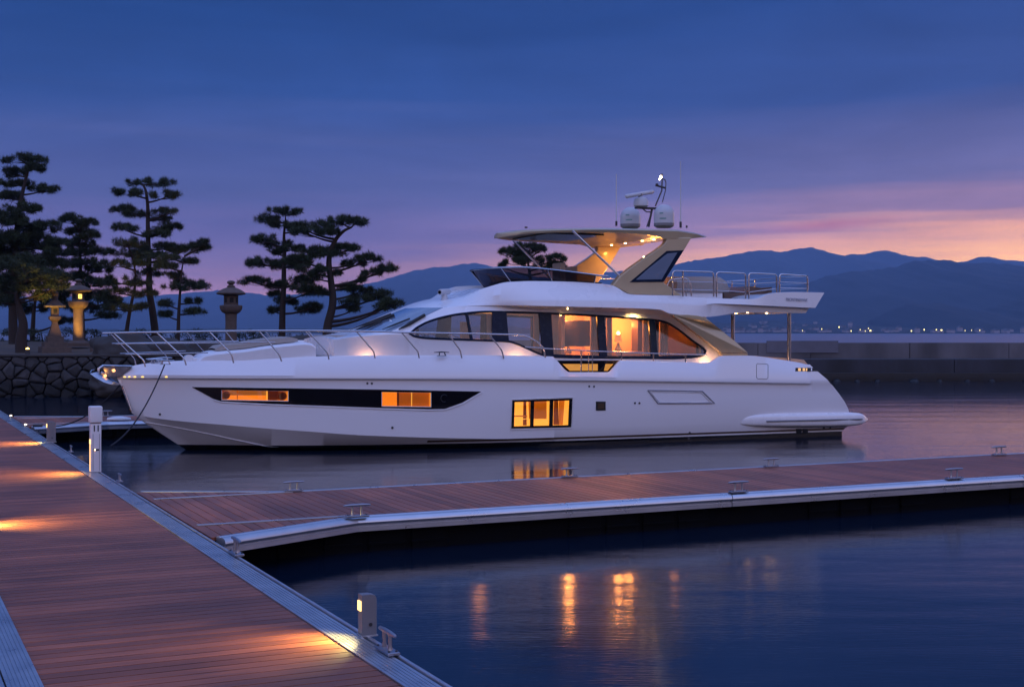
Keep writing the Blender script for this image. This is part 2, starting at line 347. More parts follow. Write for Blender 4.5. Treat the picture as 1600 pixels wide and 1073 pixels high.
farp = [(-700, 470), (-200, 468), (0, 462), (160, 464), (280, 459), (340, 454.5), (400, 459), (440, 461), (500, 457), (560, 446), (600, 437), (640, 426), (670, 419), (715, 414), (750, 412), (790, 424), (850, 434), (900, 430), (950, 424), (1010, 421), (1060, 412), (1100, 405), (1150, 397), (1190, 391), (1215, 393), (1235, 391), (1265, 387), (1290, 392), (1320, 399), (1350, 396), (1370, 393), (1395, 394), (1420, 400), (1450, 403), (1480, 407), (1500, 409), (1530, 402), (1548, 401), (1570, 406), (1600, 408), (1700, 400), (1900, 420), (2400, 440)]
ridge('far_hills', farp, 8500, 5600, 3.1, (.030, .040, .055))  # paler bluish base colour has extra distance haze mixed into it
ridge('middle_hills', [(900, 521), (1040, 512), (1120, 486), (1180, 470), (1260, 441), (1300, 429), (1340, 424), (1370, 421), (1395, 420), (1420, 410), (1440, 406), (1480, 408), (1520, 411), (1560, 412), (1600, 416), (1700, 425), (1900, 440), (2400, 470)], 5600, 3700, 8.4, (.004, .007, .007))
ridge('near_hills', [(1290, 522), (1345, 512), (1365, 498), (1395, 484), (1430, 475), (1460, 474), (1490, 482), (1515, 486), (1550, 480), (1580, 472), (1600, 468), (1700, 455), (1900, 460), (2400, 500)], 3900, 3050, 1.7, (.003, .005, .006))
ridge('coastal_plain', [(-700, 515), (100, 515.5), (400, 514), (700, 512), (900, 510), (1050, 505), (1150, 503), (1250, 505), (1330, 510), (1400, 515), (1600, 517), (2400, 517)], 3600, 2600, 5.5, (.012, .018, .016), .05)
# town on the far shore
hm = [mat('pale_wall', (.34, .30, .32), .8, nscale=.05, namt=.2), mat('slate_roof', (.10, .10, .12), .7, nscale=.05, namt=.2)]
def far_house(w_, d_, h_):
    mb = MB(); mb.box((0, 0, h_/2), (w_, d_, h_)); ph = MB()
    o = mb.build('far_house', hm[0], smooth=0)
    ph.prism([(-w_*.56, -d_*.56, h_+.02), (w_*.56, -d_*.56, h_+.02), (0, -d_*.56, h_+h_*.4)], (0, d_*1.12, 0)); ph.build('roof', hm[1], o, smooth=0)
    return o
hk = [far_house(9, 8, 5), far_house(15, 9, 6), far_house(10, 8, 9)]
first = [True]*3
for i in range(92):
    k = random.choice((0, 0, 1, 1, 2)); px = random.choice((random.uniform(1110, 1370), random.uniform(1150, 1330), random.uniform(1340, 1600), random.uniform(1120, 1200)))
    up_ = random.random()**2*(26 if 1170 < px < 1330 else 5); D = 2650+up_*36
    if first[k]: o = hk[k]; first[k] = False
    else: o = copy_tree(hk[k])
    o.location = ((px-CX)/F*D, D, max(1.0, CH+(HY-(521.2-up_*.62))/F*D)); o.rotation_euler = (0, 0, random.uniform(-.6, .6))
    tag(o, 'tiny pale building of the town along the far shore', 'building', 'buildings of the far town')
fl = MB(); fl.tube([(0, 0, 0), (0, 0, 9)], [.35, .25], 6)
flr = empty('shore_lamp'); fl.build('pole', M['dark_steel'], flr)
g = MB(); g.lathe([(.1, 9), (1.2, 9.5), (1.5, 10.6), (1.1, 11.6), (.1, 12)], n=8); gl = g.build('lamp_head', emit('shore_lamp_glow', (1, .82, .30), 3), flr)
lps = [(1254, 516.5), (1284, 514), (1311, 511), (1344, 515), (1352, 517), (1357, 513), (1360, 516.5), (1424, 517), (1444, 515), (1463, 515), (1471, 515.6), (1508, 516.5), (1518, 516), (1531, 516), (1330, 517)]
for i, (px, py) in enumerate(lps):
    o = flr if i == 0 else copy_tree(flr)
    o.location = at(px, py, 2600)-Vector((0, 0, 10.5)); s_ = random.choice((.35, .45, .6, .8)) if px not in (1360, 1471) else 1.3
    o.scale = (s_, s_, 1); tag(o, 'small yellow glowing lamp on the far shore', 'street lamp', 'lamps along the far shore')
# haze: one closed box of thin even air
hb_ = MB(); hb_.box((0, (BOXFAR+1-400)/2, BOXTOP/2-3), (30000, BOXFAR+1+400, BOXTOP+6)); hz = hb_.build('haze', mat('haze_air', (.5, .5, .5)), smooth=0)
hm_ = bpy.data.materials.new('evening_haze'); hm_.use_nodes = True; t = hm_.node_tree; t.nodes.clear()
vn = t.nodes.new('ShaderNodeVolumePrincipled'); vn.inputs['Color'].default_value = (.31, .56, 1, 1); vn.inputs['Density'].default_value = SIG; vn.inputs['Anisotropy'].default_value = 0
oo = t.nodes.new('ShaderNodeOutputMaterial'); t.links.new(vn.outputs[0], oo.inputs['Volume']); hz.data.materials.clear(); hz.data.materials.append(hm_); tag(hz, kind='stuff', label='thin blue evening haze over the bay', cat='haze')

# ================================================================== DOCKS
AD = R(25.48); d2 = Vector((math.cos(AD), math.sin(AD), 0)); d1 = Vector((-math.sin(AD), math.cos(AD), 0)); DZ = .45
def wsp(px, py, z=DZ):
    p = gp(px, py, z); return p.dot(d2), p.dot(d1)
def dk(w_, s_, z=0.): return d2*w_+d1*s_+Vector((0, 0, z))
w_in = wsp(630, 1073)[0]; w_out = wsp(712, 1073)[0]; w_l = wsp(68, 1073)[0]; w_ll = wsp(10, 1073)[0]
print('DOCK', w_ll, w_l, w_in, w_out, [wsp(*p) for p in ((0, 652), (360, 860), (0, 935))])
def dock_root(name, label): return empty(name, (0, 0, 0), AD, label, 'dock')   # children use (w, s, z)
def boards_s(name, w0, w1, s0, s1, root, pitch=.145):     # boards laid along w, stacked along s
    mb = MB(); s = s0
    while s < s1:
        mb.box(((w0+w1)/2, s+pitch/2-.004, DZ-.02), (w1-w0, pitch-.013, .04)); s += pitch
    return mb.build(name, M['wood0'], root, smooth=0, fix=False)
main = dock_root('main_dock', 'wide main dock of red brown decking with broad aluminium edges')
SM0, SM1 = 3.0, 60.
boards_s('decking', w_l+.004, w_in-.004, SM0, SM1, main)
def edge_profile(prof, s0, s1, name, root, m, along='s'):
    mb = MB(); n = len(prof)
    a = [(p[0], s0, p[1]) for p in prof]; b = [(p[0], s1, p[1]) for p in prof]
    if along == 'w': a = [(s0, p[0], p[1]) for p in prof]; b = [(s1, p[0], p[1]) for p in prof]
    mb.add(a+b, [(i, (i+1) % n, (i+1) % n+n, i+n) for i in range(n)]+[tuple(range(n))[::-1], tuple(range(n, 2*n))])
    return mb.build(name, m, root, smooth=30)
def grooved(w0, w1, z, n, depth=.006, gw=.006):
    P = [(w0, z-.05)]; P.append((w0, z)); st_ = (w1-w0)/n
    for i in range(1, n):
        x = w0+st_*i; P += [(x-gw/2, z), (x-gw/2, z-depth), (x+gw/2, z-depth), (x+gw/2, z)]
    P += [(w1, z), (w1, z-.05)]; return P
Wr = w_out-w_in
edge_profile(grooved(w_in, w_in+Wr*.70, DZ+.012, 7), SM0, SM1, 'edge_rail', main, M['alu'])
edge_profile([(w_in+Wr*.785, DZ-.20), (w_in+Wr*.785, DZ+.004), (w_in+Wr*.80, DZ+.016), (w_out-.04, DZ+.016), (w_out, DZ-.01), (w_out, DZ-.20)], SM0, SM1, 'edge_rail', main, M['alu'])
mb = MB(); mb.box((w_in+Wr*.74, (SM0+SM1)/2, DZ-.05), (Wr*.12, SM1-SM0, .04)); mb.build('joint_seal', M['rubber'], main, smooth=0)
edge_profile(grooved(w_ll, w_l, DZ+.012, 8), SM0, SM1, 'edge_rail', main, M['alu'])
edge_profile([(w_ll-.10, DZ-.20), (w_ll-.10, DZ-.01), (w_ll-.07, DZ+.010), (w_ll-.012, DZ+.010), (w_ll-.012, DZ-.2)], SM0, SM1, 'edge_rail', main, M['alu'])
mb = MB()
for k in range(14):
    s_ = SM0+.6+k*4.1; mb.box(((w_l+w_out)/2-.05, s_+1.2, .08), (w_out-w_l-.25, 2.6, .62), bev=.05)
mb.build('float', M['float'], main)
mb = MB(); mb.box(((w_ll+w_out)/2, (SM0+SM1)/2, DZ-.16), (w_out-w_ll-.06, SM1-SM0-.05, .20)); mb.build('frame', M['float'], main, smooth=0)
# finger piers
def fender(edge, sgn):   # rounded aluminium fender profile, edge = s of deck edge, sgn = outward
    e = edge; o = sgn
    return [(e, DZ-.17), (e, DZ+.006), (e+o*.03, DZ+.016), (e+o*.055, DZ+.012), (e+o*.06, DZ+.004), (e+o*.10, DZ+.006), (e+o*.135, DZ-.008), (e+o*.155, DZ-.035), (e+o*.16, DZ-.06), (e+o*.15, DZ-.085), (e+o*.12, DZ-.10), (e+o*.12, DZ-.11), (e+o*.145, DZ-.115), (e+o*.145, DZ-.17)]
def finger(label, s_n, s_f, w1, gus, gus_w, pitch=.145):
    rt = dock_root('finger_pier', label)
    w0 = w_out+.01; mb = MB(); w_ = w0
    sN = lambda w_: s_n-max(0, (1-(w_-w0)/gus_w))*gus
    sF = lambda w_: s_f+max(0, (1-(w_-w0)/gus_w))*gus
    while w_ < w1:
        wa, wb = w_+.006, w_+pitch-.006; z0, z1 = DZ-.04, DZ
        v = [(wa, sN(wa), z0), (wb, sN(wb), z0), (wb, sF(wb), z0), (wa, sF(wa), z0), (wa, sN(wa), z1), (wb, sN(wb), z1), (wb, sF(wb), z1), (wa, sF(wa), z1)]
        mb.add(v, [(0, 3, 2, 1), (4, 5, 6, 7), (0, 1, 5, 4), (1, 2, 6, 5), (2, 3, 7, 6), (3, 0, 4, 7)]); w_ += pitch
    mb.build('decking', M['wood1'], rt, smooth=0, fix=False)
    for e, sg in ((s_n, -1), (s_f, 1)):
        wj = w0+gus_w; seg = 5.6
        while wj < w1:
            edge_profile(fender(e, sg), wj+.006, min(wj+seg, w1)-.006, 'fender_rail', rt, M['alu'], 'w'); wj += seg
        # angled rail along the gusset
        a = Vector((w0+.06, e+sg*gus, 0)); b = Vector((w0+gus_w-.01, e, 0)); dr = (b-a).normalized(); nn = Vector((dr.y, -dr.x, 0))*(1 if sg < 0 else -1)
        pr = [(p[0], p[1]) for p in fender(0, 1)]; mb = MB(); A = [a+nn*p[0]+Vector((0, 0, p[1])) for p in pr]; B = [b+nn*p[0]+Vector((0, 0, p[1])) for p in pr]; n = len(pr)
        mb.add(A+B, [(i, (i+1) % n, (i+1) % n+n, i+n) for i in range(n)]+[tuple(range(n))[::-1], tuple(range(n, 2*n))]); mb.build('gusset_rail', M['alu'], rt, smooth=30)
        mb = MB(); mb.box((w0+gus_w/2+.05, e+sg*-.03, DZ+.008), (gus_w-.02, .07, .016), bev=.004); mb.build('cover_strip', M['alu'], rt)
    mb = MB(); mb.box(((w0+w1)/2, (s_n+s_f)/2, .12), (w1-w0-.1, s_f-s_n-.02, .42)); mb.build('frame', M['float'], rt, smooth=0)
    k = 0; w_ = w0+1.0
    while w_ < w1-1:
        mb = MB()
        for j in range(4):
            mb.box((w_+.28+j*.58, (s_n+s_f)/2, .02), (.50, s_f-s_n+.04, .58), bev=.03); mb.box((w_+.28+j*.58, (s_n+s_f)/2, .10), (.51, s_f-s_n+.08, .03))
        mb.build('float', M['float'], rt); w_ += 4.0
    return rt
sn = wsp(1000, 779)[1]; sf = wsp(1000, 740)[1]
gw = wsp(552, 808)[0]-w_out; gs = sn-wsp(372, 862)[1]
print('FINGER', sn, sf, wsp(310, 822), wsp(1600, 742), wsp(245, 778), wsp(1600, 709), gw, gs)
gs = .95
finger('long finger pier of red brown decking crossing the photo in front of the yacht', sn, sf, 34, gs, gw)
sn2 = wsp(180, 659)[1]; sf2 = wsp(180, 650)[1]
finger('short far finger pier half hidden behind the yacht bow', sn2, sf2, w_out+13, gs, gw)
# ---- cleats
def make_cleat():
    r = empty('mooring_cleat'); mb = MB(); mb.box((0, 0, .012), (.27, .085, .024), bev=.01); mb.build('base_plate', M['cleat'], r)
    for sx in (-1, 1):
        mb = MB(); mb.tube([(sx*.055, 0, .02), (sx*.052, 0, .06), (sx*.055, 0, .125)], [.019, .0115, .0125], 12); mb.build('post', M['cleat'], r)
    mb = MB(); mb.tube([(-.16, 0, .130), (-.14, 0, .134), (-.06, 0, .136), (.06, 0, .136), (.14, 0, .134), (.16, 0, .130)], [.007, .013, .016, .016, .013, .007], 12); mb.build('horn', M['cleat'], r)
    mb = MB()
    for sx in (-1, 1):
        for sy in (-1, 1): mb.lathe([(.009, .022), (.009, .03), (.004, .033)], (sx*.105, sy*.026, 0), 8)
    mb.build('bolt', M['dark_steel'], r)
    return r
c0 = make_cleat(); used = [False]
def cleat(px, py, rz, label, sc=1., z=DZ, cat='cleat', group='mooring cleats on the docks', off=(0, 0)):
    o = c0 if not used[0] else copy_tree(c0); used[0] = True
    p = gp(px, py, z); o.location = p; o.rotation_euler = (0, 0, rz); o.scale = (sc, sc, sc); return tag(o, label, cat, group)
RW = AD; RS = AD+R(90)
Z1 = DZ+.016
cleat(605, 1018, RS, 'steel cleat beside the nearest light bollard at the bottom of the photo', 1.08, Z1)
cleat(369, 866, RS, 'steel cleat on the main dock edge where the near fender rail of the finger begins', 1.15, Z1)
cleat(187, 752, RS, 'small steel cleat on the dock edge just past the white power pedestal', .85, Z1)
cleat(111, 706, RS, 'small steel cleat on the dock edge between the pedestal and the far light bollard', .85, Z1)
cleat(459, 767, RW, 'steel cleat on the far rail of the finger pier below the yacht forward hull window', .98, Z1)
cleat(558, 807.5, RW, 'steel cleat on the near rail of the finger pier where the angled gusset ends', 1.1, Z1)
cleat(890, 745, RW, 'steel cleat on the far rail of the finger pier below the three pane hull window', 1., Z1)
cleat(1205, 729, RW, 'steel cleat on the far rail of the finger pier below the yacht swim platform', 1., Z1)
cleat(1154, 769, RW, 'steel cleat on the near rail of the finger pier just past the rail joint', 1.1, Z1)
cleat(1491, 748, RW, 'rightmost steel cleat on the near rail of the finger pier', 1.15, Z1)
cleat(1561, 711, RW, 'rightmost steel cleat on the far rail of the finger pier', 1.15, Z1)
cleat(165, 650.5, RW, 'dark cleat on the far finger pier just right of the pedestal top', 1.1, Z1)
# ---- light bollards
def light_spill(root, h, e, ang=62, dist=0):
    lamp('bollard_light', (-.075, 0, h), e, WARM, root, 'SPOT', .03, aim((-1, 0, -.62)), ang, .9)
def bollard(px, py, H, wd, label, e, w_override=None):
    e *= 3.6
    p = gp(px, py, DZ+.012); r = empty('light_bollard', p, AD, label, 'bollard light', 'light bollards along the dock edge')
    mb = MB()
    pr = [(-wd*.5, 0), (wd*.5, 0), (wd*.5, H-.03), (wd*.38, H-.008), (wd*.1, H), (-wd*.5, H)]
    mb.prism([(x, -wd*.36, z) for x, z in pr], (0, wd*.72, 0)); mb.build('post', M['pgrey'], r, smooth=50)
    mb = MB(); mb.box((-wd*.5-.003, 0, H-.085), (.012, wd*.58, .075), bev=.003); mb.build('lens', M['bulb2'] if H < .5 else M['bulb'], r)
    mb = MB(); mb.box((0, 0, .006), (wd*1.15, wd*.9, .010)); mb.build('base_plate', M['alu'], r, smooth=0)
    mb = MB(); mb.tube([(0.01, -wd*.36-.001, .09), (0.01, -wd*.36-.006, .09)], .014, 14); mb.build('lock', M['dark_steel'], r)
    lamp('bollard_light', (-wd*.5-.04, 0, H-.08), e, DECKW, r, 'SPOT', .05, aim((-1, 0, -.62)), 125, 1.); return r
bollard(574, 992, .315, .118, 'grey light bollard with glowing lens nearest the camera on the dock edge', 26)
bollard(80, 690.5, .43, .17, 'small light bollard farther along the dock edge beyond the white pedestal', 55)
bollard(-52, 822, .31, .145, 'light bollard on the left dock edge just outside the photo', 60).rotation_euler = (0, 0, AD+math.pi)
# power pedestal
p = gp(149, 737, DZ+.012); ped = empty('power_pedestal', p, AD, 'tall white power pedestal with glowing side strip on the dock edge', 'power pedestal')
mb = MB(); mb.box((0, 0, .40), (.165, .19, .80), bev=.02); mb.build('column', M['dock_white'], ped)
mb = MB(); mb.box((0, 0, .945), (.20, .225, .27), bev=.025); mb.build('cap', M['dock_white'], ped)
mb = MB(); mb.box((0, 0, .806), (.15, .17, .02)); mb.build('shadow_gap', M['rubber'], ped, smooth=0)
for sx in (-.03, .03):
    mb = MB(); mb.box((sx, -.097, .72), (.018, .008, .10), bev=.003); mb.build('socket', M['rubber'], ped)
mb = MB(); mb.box((0, -.097, .37), (.09, .008, .025), bev=.003); mb.build('meter_window', M['rubber'], ped)
mb = MB(); mb.box((-.02, -.1015, .37), (.012, .004, .014)); mb.build('indicator_lamp', M['bulb'], ped, smooth=0)
mb = MB(); mb.box((-.086, -.02, .50), (.012, .10, .075), bev=.003); mb.build('lens', M['bulb2'], ped)
mb = MB(); mb.box((-.085, 0, .235), (.008, .05, .44), bev=.003); mb.build('side_strip', emit('strip_glow', (1, .5, .16), 2.4), ped)
mb = MB()
for sy in (-.05, .05): mb.box((sy, -.0965, .33), (.006, .006, .60))
mb.build('seam', M['pgrey'], ped, smooth=0)
lamp('pedestal_light', (-.14, 0, .50), 200, DECKW, ped, 'SPOT', .05, aim((-1, 0, -.62)), 125, 1.)
# dock marker lights
for px, py, lab in ((17, 650, 'tiny round marker light in the dock edge rail farthest up the dock'), (40, 664, 'tiny round marker light in the dock edge rail beside the far finger pier')):
    p = gp(px, py, DZ+.014); r = empty('marker_light', p, 0, lab, 'marker light', 'marker lights in the dock edge')
    mb = MB(); mb.lathe([(.05, 0), (.05, .008), (.035, .012)], n=16); mb.build('ring', M['steel'], r)
    mb = MB(); mb.lathe([(.032, .012), (.03, .024), (.015, .032)], n=14); mb.build('lens', emit('marker_glow', (1, .8, .55), 6), r)

# ================================================================== YACHT
AY = R(22.7); Fx, Fy = -math.cos(AY), -math.sin(AY); Pv = Vector((math.sin(AY), -math.cos(AY)))
Ds = F*CH/162; Ps = Vector(((1315-CX)/F*Ds, Ds)); O = Ps-Pv*2.5; Fv = Vector((Fx, Fy))
yacht = empty('motor_yacht', (O.x, O.y, 0), math.pi+AY, 'large white flybridge motor yacht with warmly lit cabin windows moored at the dock', 'yacht')
def yl(px, py, v):
    dx, dy, dz = (px-CX)/F, 1., (HY-py)/F
    t = (v+O.dot(Pv))/(dx*Pv.x+dy*Pv.y); P = Vector((t*dx, t))-O
    return Vector((P.dot(Fv), v, CH+t*dz))
def solve(px, py, vf):
    v = 2.
    for _ in range(14): v = vf(yl(px, py, v).x)
    p = yl(px, py, v); return Vector((p.x, v, p.z))
MY = Matrix.Translation((O.x, O.y, 0)) @ Matrix.Rotation(math.pi+AY, 4, 'Z'); MYi = MY.inverted(); camL = MYi @ Vector((0, 0, CH))
def rl(px, py): return (MYi.to_3x3() @ ray(px, py)).normalized()
def hbf(full, x0, xe, p): return lambda x: full*max(0., 1-max(0, min(1, (x-x0)/(xe-x0)))**p)
xe = lambda px, py: yl(px, py, 0).x
stemx = linf([(573, 206), (585, 182), (592, 184.8), (642, 206), (659, 224), (697, 286.6), (701, 290)])
aftx = linf([(563, 1250), (571, 1266.7), (581, 1279), (601, 1302), (626.5, 1319.5), (641.6, 1327), (662, 1328), (677, 1315.5), (690, 1315)])
cols = sorted(set(list(np.linspace(185, 450, 54))+list(np.linspace(450, 1200, 120))+list(np.linspace(1200, 1327, 28))+[865, 865.6, 889, 889.6, 952, 952.6, 970, 970.6, 1109, 1109.6, 1127, 1127.6, 1262, 1268]))
def rowpx(p, a, b):
    if p < 450: return p+(a-185)*((450-p)/265)**2
    if p > 1200: return p+(b-1327)*((p-1200)/127)**1.9
    return p
def mkrow(pts, vf, a, b, smooth=True):
    f = pchip(pts) if smooth else linf(pts); out = []
    for i, p in enumerate(cols):
        px = rowpx(p, a, b); q_ = solve(px, f(px), vf)
        if i == 0: q_.y = 0; q_ = Vector((yl(px, f(px), 0).x, 0, yl(px, f(px), 0).z))
        out.append(q_)
    return out
yk = hbf(2.70, 6, xe(183, 588), 2.6); ysh = lambda x: max(0, hbf(2.70, 6, xe(206, 573), 2.6)(x)-.14*min(1, max(0, (xe(206, 573)-x)/2.)))
yc = hbf(2.56, 7, xe(206, 645), 2.65); yw = hbf(2.50, 7, 16.75, 1.9)
P_r5 = [(184, 593), (430, 594), (740, 595), (1000, 598), (1300, 602)]
P_rub = [(183, 590), (430, 591), (740, 592), (1000, 595), (1300, 599)]
P_lip = [(182, 585.5), (430, 586.5), (740, 587), (1000, 589.5), (1300, 593)]
P_sh = [(206, 573), (228, 570), (273, 567), (330, 565.5), (421, 562), (534, 557.5), (720, 556.5), (864.5, 558.5), (866, 559.5), (888, 582.3), (890, 583), (951, 583), (953, 582.3), (969.5, 565), (971, 564.3), (1040, 566), (1108, 568), (1111, 567), (1125, 558.3), (1129, 557.3), (1168, 557), (1226, 564), (1252, 568.5), (1262, 571)]
P_ch = [(206, 645), (224, 650), (295, 659), (320, 661), (430, 670), (471, 673), (572, 680), (720, 684.5), (796, 685.5), (950, 684), (1100, 676), (1328, 664)]
P_sp = [(224, 659), (255, 664), (320, 676.5), (378, 689), (428, 698), (480, 700), (540, 699.5), (620, 697.5), (800, 694), (1000, 687.5), (1315, 673)]
r3 = mkrow(P_ch, yc, 206, aftx(664)); r5 = mkrow(P_r5, lambda x: yk(x)-.05, 184, aftx(600))
lipx = lambda px: 0 if px > 1269 else .045*min(1, (1269-px)/5)
def liprow(pts, a, b, off):
    f = pchip(pts); out = []
    for i, p in enumerate(cols):
        px = rowpx(p, a, b); q_ = solve(px, f(px), lambda x: yk(x)-.03+(off+.035)*lipx(px)/.045 if x < 18 else yk(x))
        if i == 0: q_ = yl(px, f(px), 0)
        out.append(q_)
    return out
r6 = liprow(P_rub, 183, aftx(597), .03); r7 = liprow(P_lip, 182, aftx(593), .03)
r8 = mkrow(P_sh, ysh, 206, 1266.7)
rwl = []
for i, p in enumerate(cols):                       # waterline
    px = rowpx(p, 290, 1315.5); v = 1.
    for _ in range(20):
        t = 1; x = None
        # intersect pixel column with z=0 plane at half beam yw(x): march on v
        dx = (px-CX)/F; tt = (v+O.dot(Pv))/(dx*Pv.x+Pv.y); x = (Vector((tt*dx, tt))-O).dot(Fv); v = yw(x) if i else 0
    rwl.append(Vector((x, v if i else 0, 0)))
rsp = []
fsp = pchip(P_sp)
for i, p in enumerate(cols):
    px = rowpx(p, 224, 1315.5); vf = (lambda x: max(yw(x), hbf(2.50, 7, xe(224, 659), 1.9)(x)+.03*min(1, max(0, (x-9)/4)))); q_ = solve(px, fsp(px), vf)
    if i == 0: q_ = yl(px, fsp(px), 0)
    q_.z = max(q_.z, .06); rsp.append(q_)
def lerp(a, b, t): return a+(b-a)*t
mid = []
for t in (.2, .4, .6, .8):
    row = []
    for i in range(len(cols)):
        a, b = r3[i], r5[i]; q_ = a.lerp(b, t)
        fl_ = min(1, max(0, (q_.x-8)/8)); q_.y = a.y+(b.y-a.y)*(t**(1+.5*fl_))+.05*math.sin(math.pi*t)*(1-fl_)
        if i == 0: pyv = lerp(645, 592, t); q_ = yl(stemx(pyv), pyv, 0)
        aft = max(0, (cols[i]-1200)/127)
        if aft > 0:
            pyr = 664+(600-664)*t; dpx = (aftx(pyr)-lerp(aftx(664), aftx(600), t))*aft**2; q_.x -= dpx/60/.96
        row.append(q_)
    mid.append(row)
keel = [Vector((rwl[i].x-.25*(1 if i < 3 else 1), 0, -.15-.75*min(1, max(0, (16.5-rwl[i].x)/3)))) for i in range(len(cols))]
r9 = [Vector((p.x, max(0, p.y-.10), p.z-.0)) for p in r8]; r8b = [Vector((p.x, max(0, p.y-.03), p.z+.025)) for p in r8]; r8c = [Vector((p.x, max(0, p.y-.09), p.z+.02)) for p in r8]
deckz = []
for i, p in enumerate(r8):
    c = cols[i]
    base = 1.50 if c < 1165 else 1.15
    if c < 300: z = p.z-.04
    elif c < 560: z = lerp(p.z-.04, 1.55, (c-300)/260)
    else: z = base
    if c > 1300: z = p.z-.02
    deckz.append(z)
r10 = [Vector((p.x, max(0, p.y-.11), deckz[i])) for i, p in enumerate(r8)]; r11 = [Vector((p.x, 0, deckz[i]+.02)) for i, p in enumerate(r8)]
rows = [keel, rwl, rsp, r3]+mid+[r5, r6, r7, r8, r8b, r8c, r9, r10, r11]
mb = MB(); mb.grid(rows); nrow = len(rows); nc = len(cols)
mir = [[Vector((p.x, -p.y, p.z)) for p in r] for r in rows]; mb.grid(mir)
for j in range(nrow-1):                               # transom ladder
    a, b, c, d = rows[j][-1], rows[j+1][-1], mir[j+1][-1], mir[j][-1]; mb.add([a, b, c, d], [(0, 1, 2, 3)])
bm = bmesh.new(); vv = [bm.verts.new(p) for p in mb.v]
for f_ in mb.f:
    try: bm.faces.new([vv[i] for i in f_])
    except ValueError: pass
bmesh.ops.remove_doubles(bm, verts=bm.verts, dist=2e-4)
bmesh.ops.dissolve_degenerate(bm, edges=bm.edges, dist=1e-4)
bmesh.ops.recalc_face_normals(bm, faces=bm.faces)
hull_bvh = BVHTree.FromBMesh(bm)
me = bpy.data.meshes.new('hull'); bm.to_mesh(me); bm.free()
def hull_mat():
    m = mat('hull_gelcoat', (.79, .78, .80), .25, coat=.45); t = m.node_tree; b = t.nodes['Principled BSDF']
    c = t.nodes.new('ShaderNodeTexCoord'); s_ = t.nodes.new('ShaderNodeSeparateXYZ'); t.links.new(c.outputs['Object'], s_.inputs[0])
    mr = t.nodes.new('ShaderNodeMapRange'); mr.inputs[1].default_value = 0; mr.inputs[2].default_value = .4; t.links.new(s_.outputs[2], mr.inputs[0])
    cr = t.nodes.new('ShaderNodeValToRGB'); cr.color_ramp.interpolation = 'CONSTANT'; e = cr.color_ramp.elements
    W4 = (.79, .78, .80, 1); e[0].position = 0; e[0].color = (.006, .006, .008, 1); e[1].position = .32; e[1].color = W4
    a = e.new(.42); a.color = (.09, .055, .035, 1); a2 = e.new(.55); a2.color = W4
    t.links.new(mr.outputs[0], cr.inputs[0])
    lt = t.nodes.new('ShaderNodeMath'); lt.operation = 'LESS_THAN'; t.links.new(s_.outputs[0], lt.inputs[0]); lt.inputs[1].default_value = 11.5
    lt2 = t.nodes.new('ShaderNodeMath'); lt2.operation = 'LESS_THAN'; t.links.new(s_.outputs[2], lt2.inputs[0]); lt2.inputs[1].default_value = .128
    mxm = t.nodes.new('ShaderNodeMath'); mxm.operation = 'MAXIMUM'; t.links.new(lt.outputs[0], mxm.inputs[0]); t.links.new(lt2.outputs[0], mxm.inputs[1])
    mx = t.nodes.new('ShaderNodeMix'); mx.data_type = 'RGBA'; t.links.new(mxm.outputs[0], mx.inputs[0]); mx.inputs[6].default_value = W4; t.links.new(cr.outputs[0], mx.inputs[7]); t.links.new(mx.outputs[2], b.inputs['Base Color'])
    return m
me.materials.append(hull_mat()); me.materials.append(M['amber']); me.materials.append(M['amber2'])
hull = bpy.data.objects.new('hull', me); COL.objects.link(hull); hull.parent = yacht
print('HULL x', rows[0][0].x, r7[0], r8[0], r8[-1], r3[-1])
SPR = [p+Vector((0, .01, 0)) for p, c in zip(rsp, cols) if 186 < c < 440]
for sg in (1, -1):
    mb = MB(); mb.tube([Vector((p.x, p.y*sg, p.z)) for p in SPR], [.009*min(1, (len(SPR)-k)/10) for k in range(len(SPR))], 6); mb.build('spray_rail', M['gel'], yacht, smooth=60)
# --- hull window openings: real pockets cut in the hull
def hitp(px, py, bvh, off=0.):
    h, n, i, d = bvh.ray_cast(camL, rl(px, py))
    if h is None:
        return None, None
    if n.y < 0 and n.dot(rl(px, py)) > 0: n = -n
    return h+n*off, n
def cutter(rect, depth, mi):
    ps = [hitp(x, y, hull_bvh)[0] for x, y in rect]
    mb = MB(); front = [p+Vector((0, .15, 0)) for p in ps]; mb.prism(front, (0, -.15-depth, 0)); o = mb.build('cut', [M['amber'], M['amber2']][mi], smooth=0); return o
cuts = [cutter([(347, 609.5), (450, 611), (450, 626), (347, 624)], .45, 0), cutter([(597, 612.5), (673, 613.5), (673, 635), (597, 634)], .5, 0),
        cutter([(803, 627), (890, 624.5), (888, 664.5), (802, 666)], .55, 1)]
ok = True
for c_ in cuts:
    c_.parent = yacht; md = hull.modifiers.new('b', 'BOOLEAN'); md.object = c_; md.operation = 'DIFFERENCE'; md.solver = 'EXACT'
    try: md.material_mode = 'TRANSFER'
    except Exception: pass
bpy.context.view_layer.update()
dg = bpy.context.evaluated_depsgraph_get(); nm = bpy.data.meshes.new_from_object(hull.evaluated_get(dg)); hull.modifiers.clear(); hull.data = nm
for c_ in cuts: bpy.data.objects.remove(c_)
nm.polygons.foreach_set('use_smooth', [True]*len(nm.polygons)); nm.set_sharp_from_angle(angle=R(32))
print('HULL faces', len(nm.polygons), [m.name for m in nm.materials])
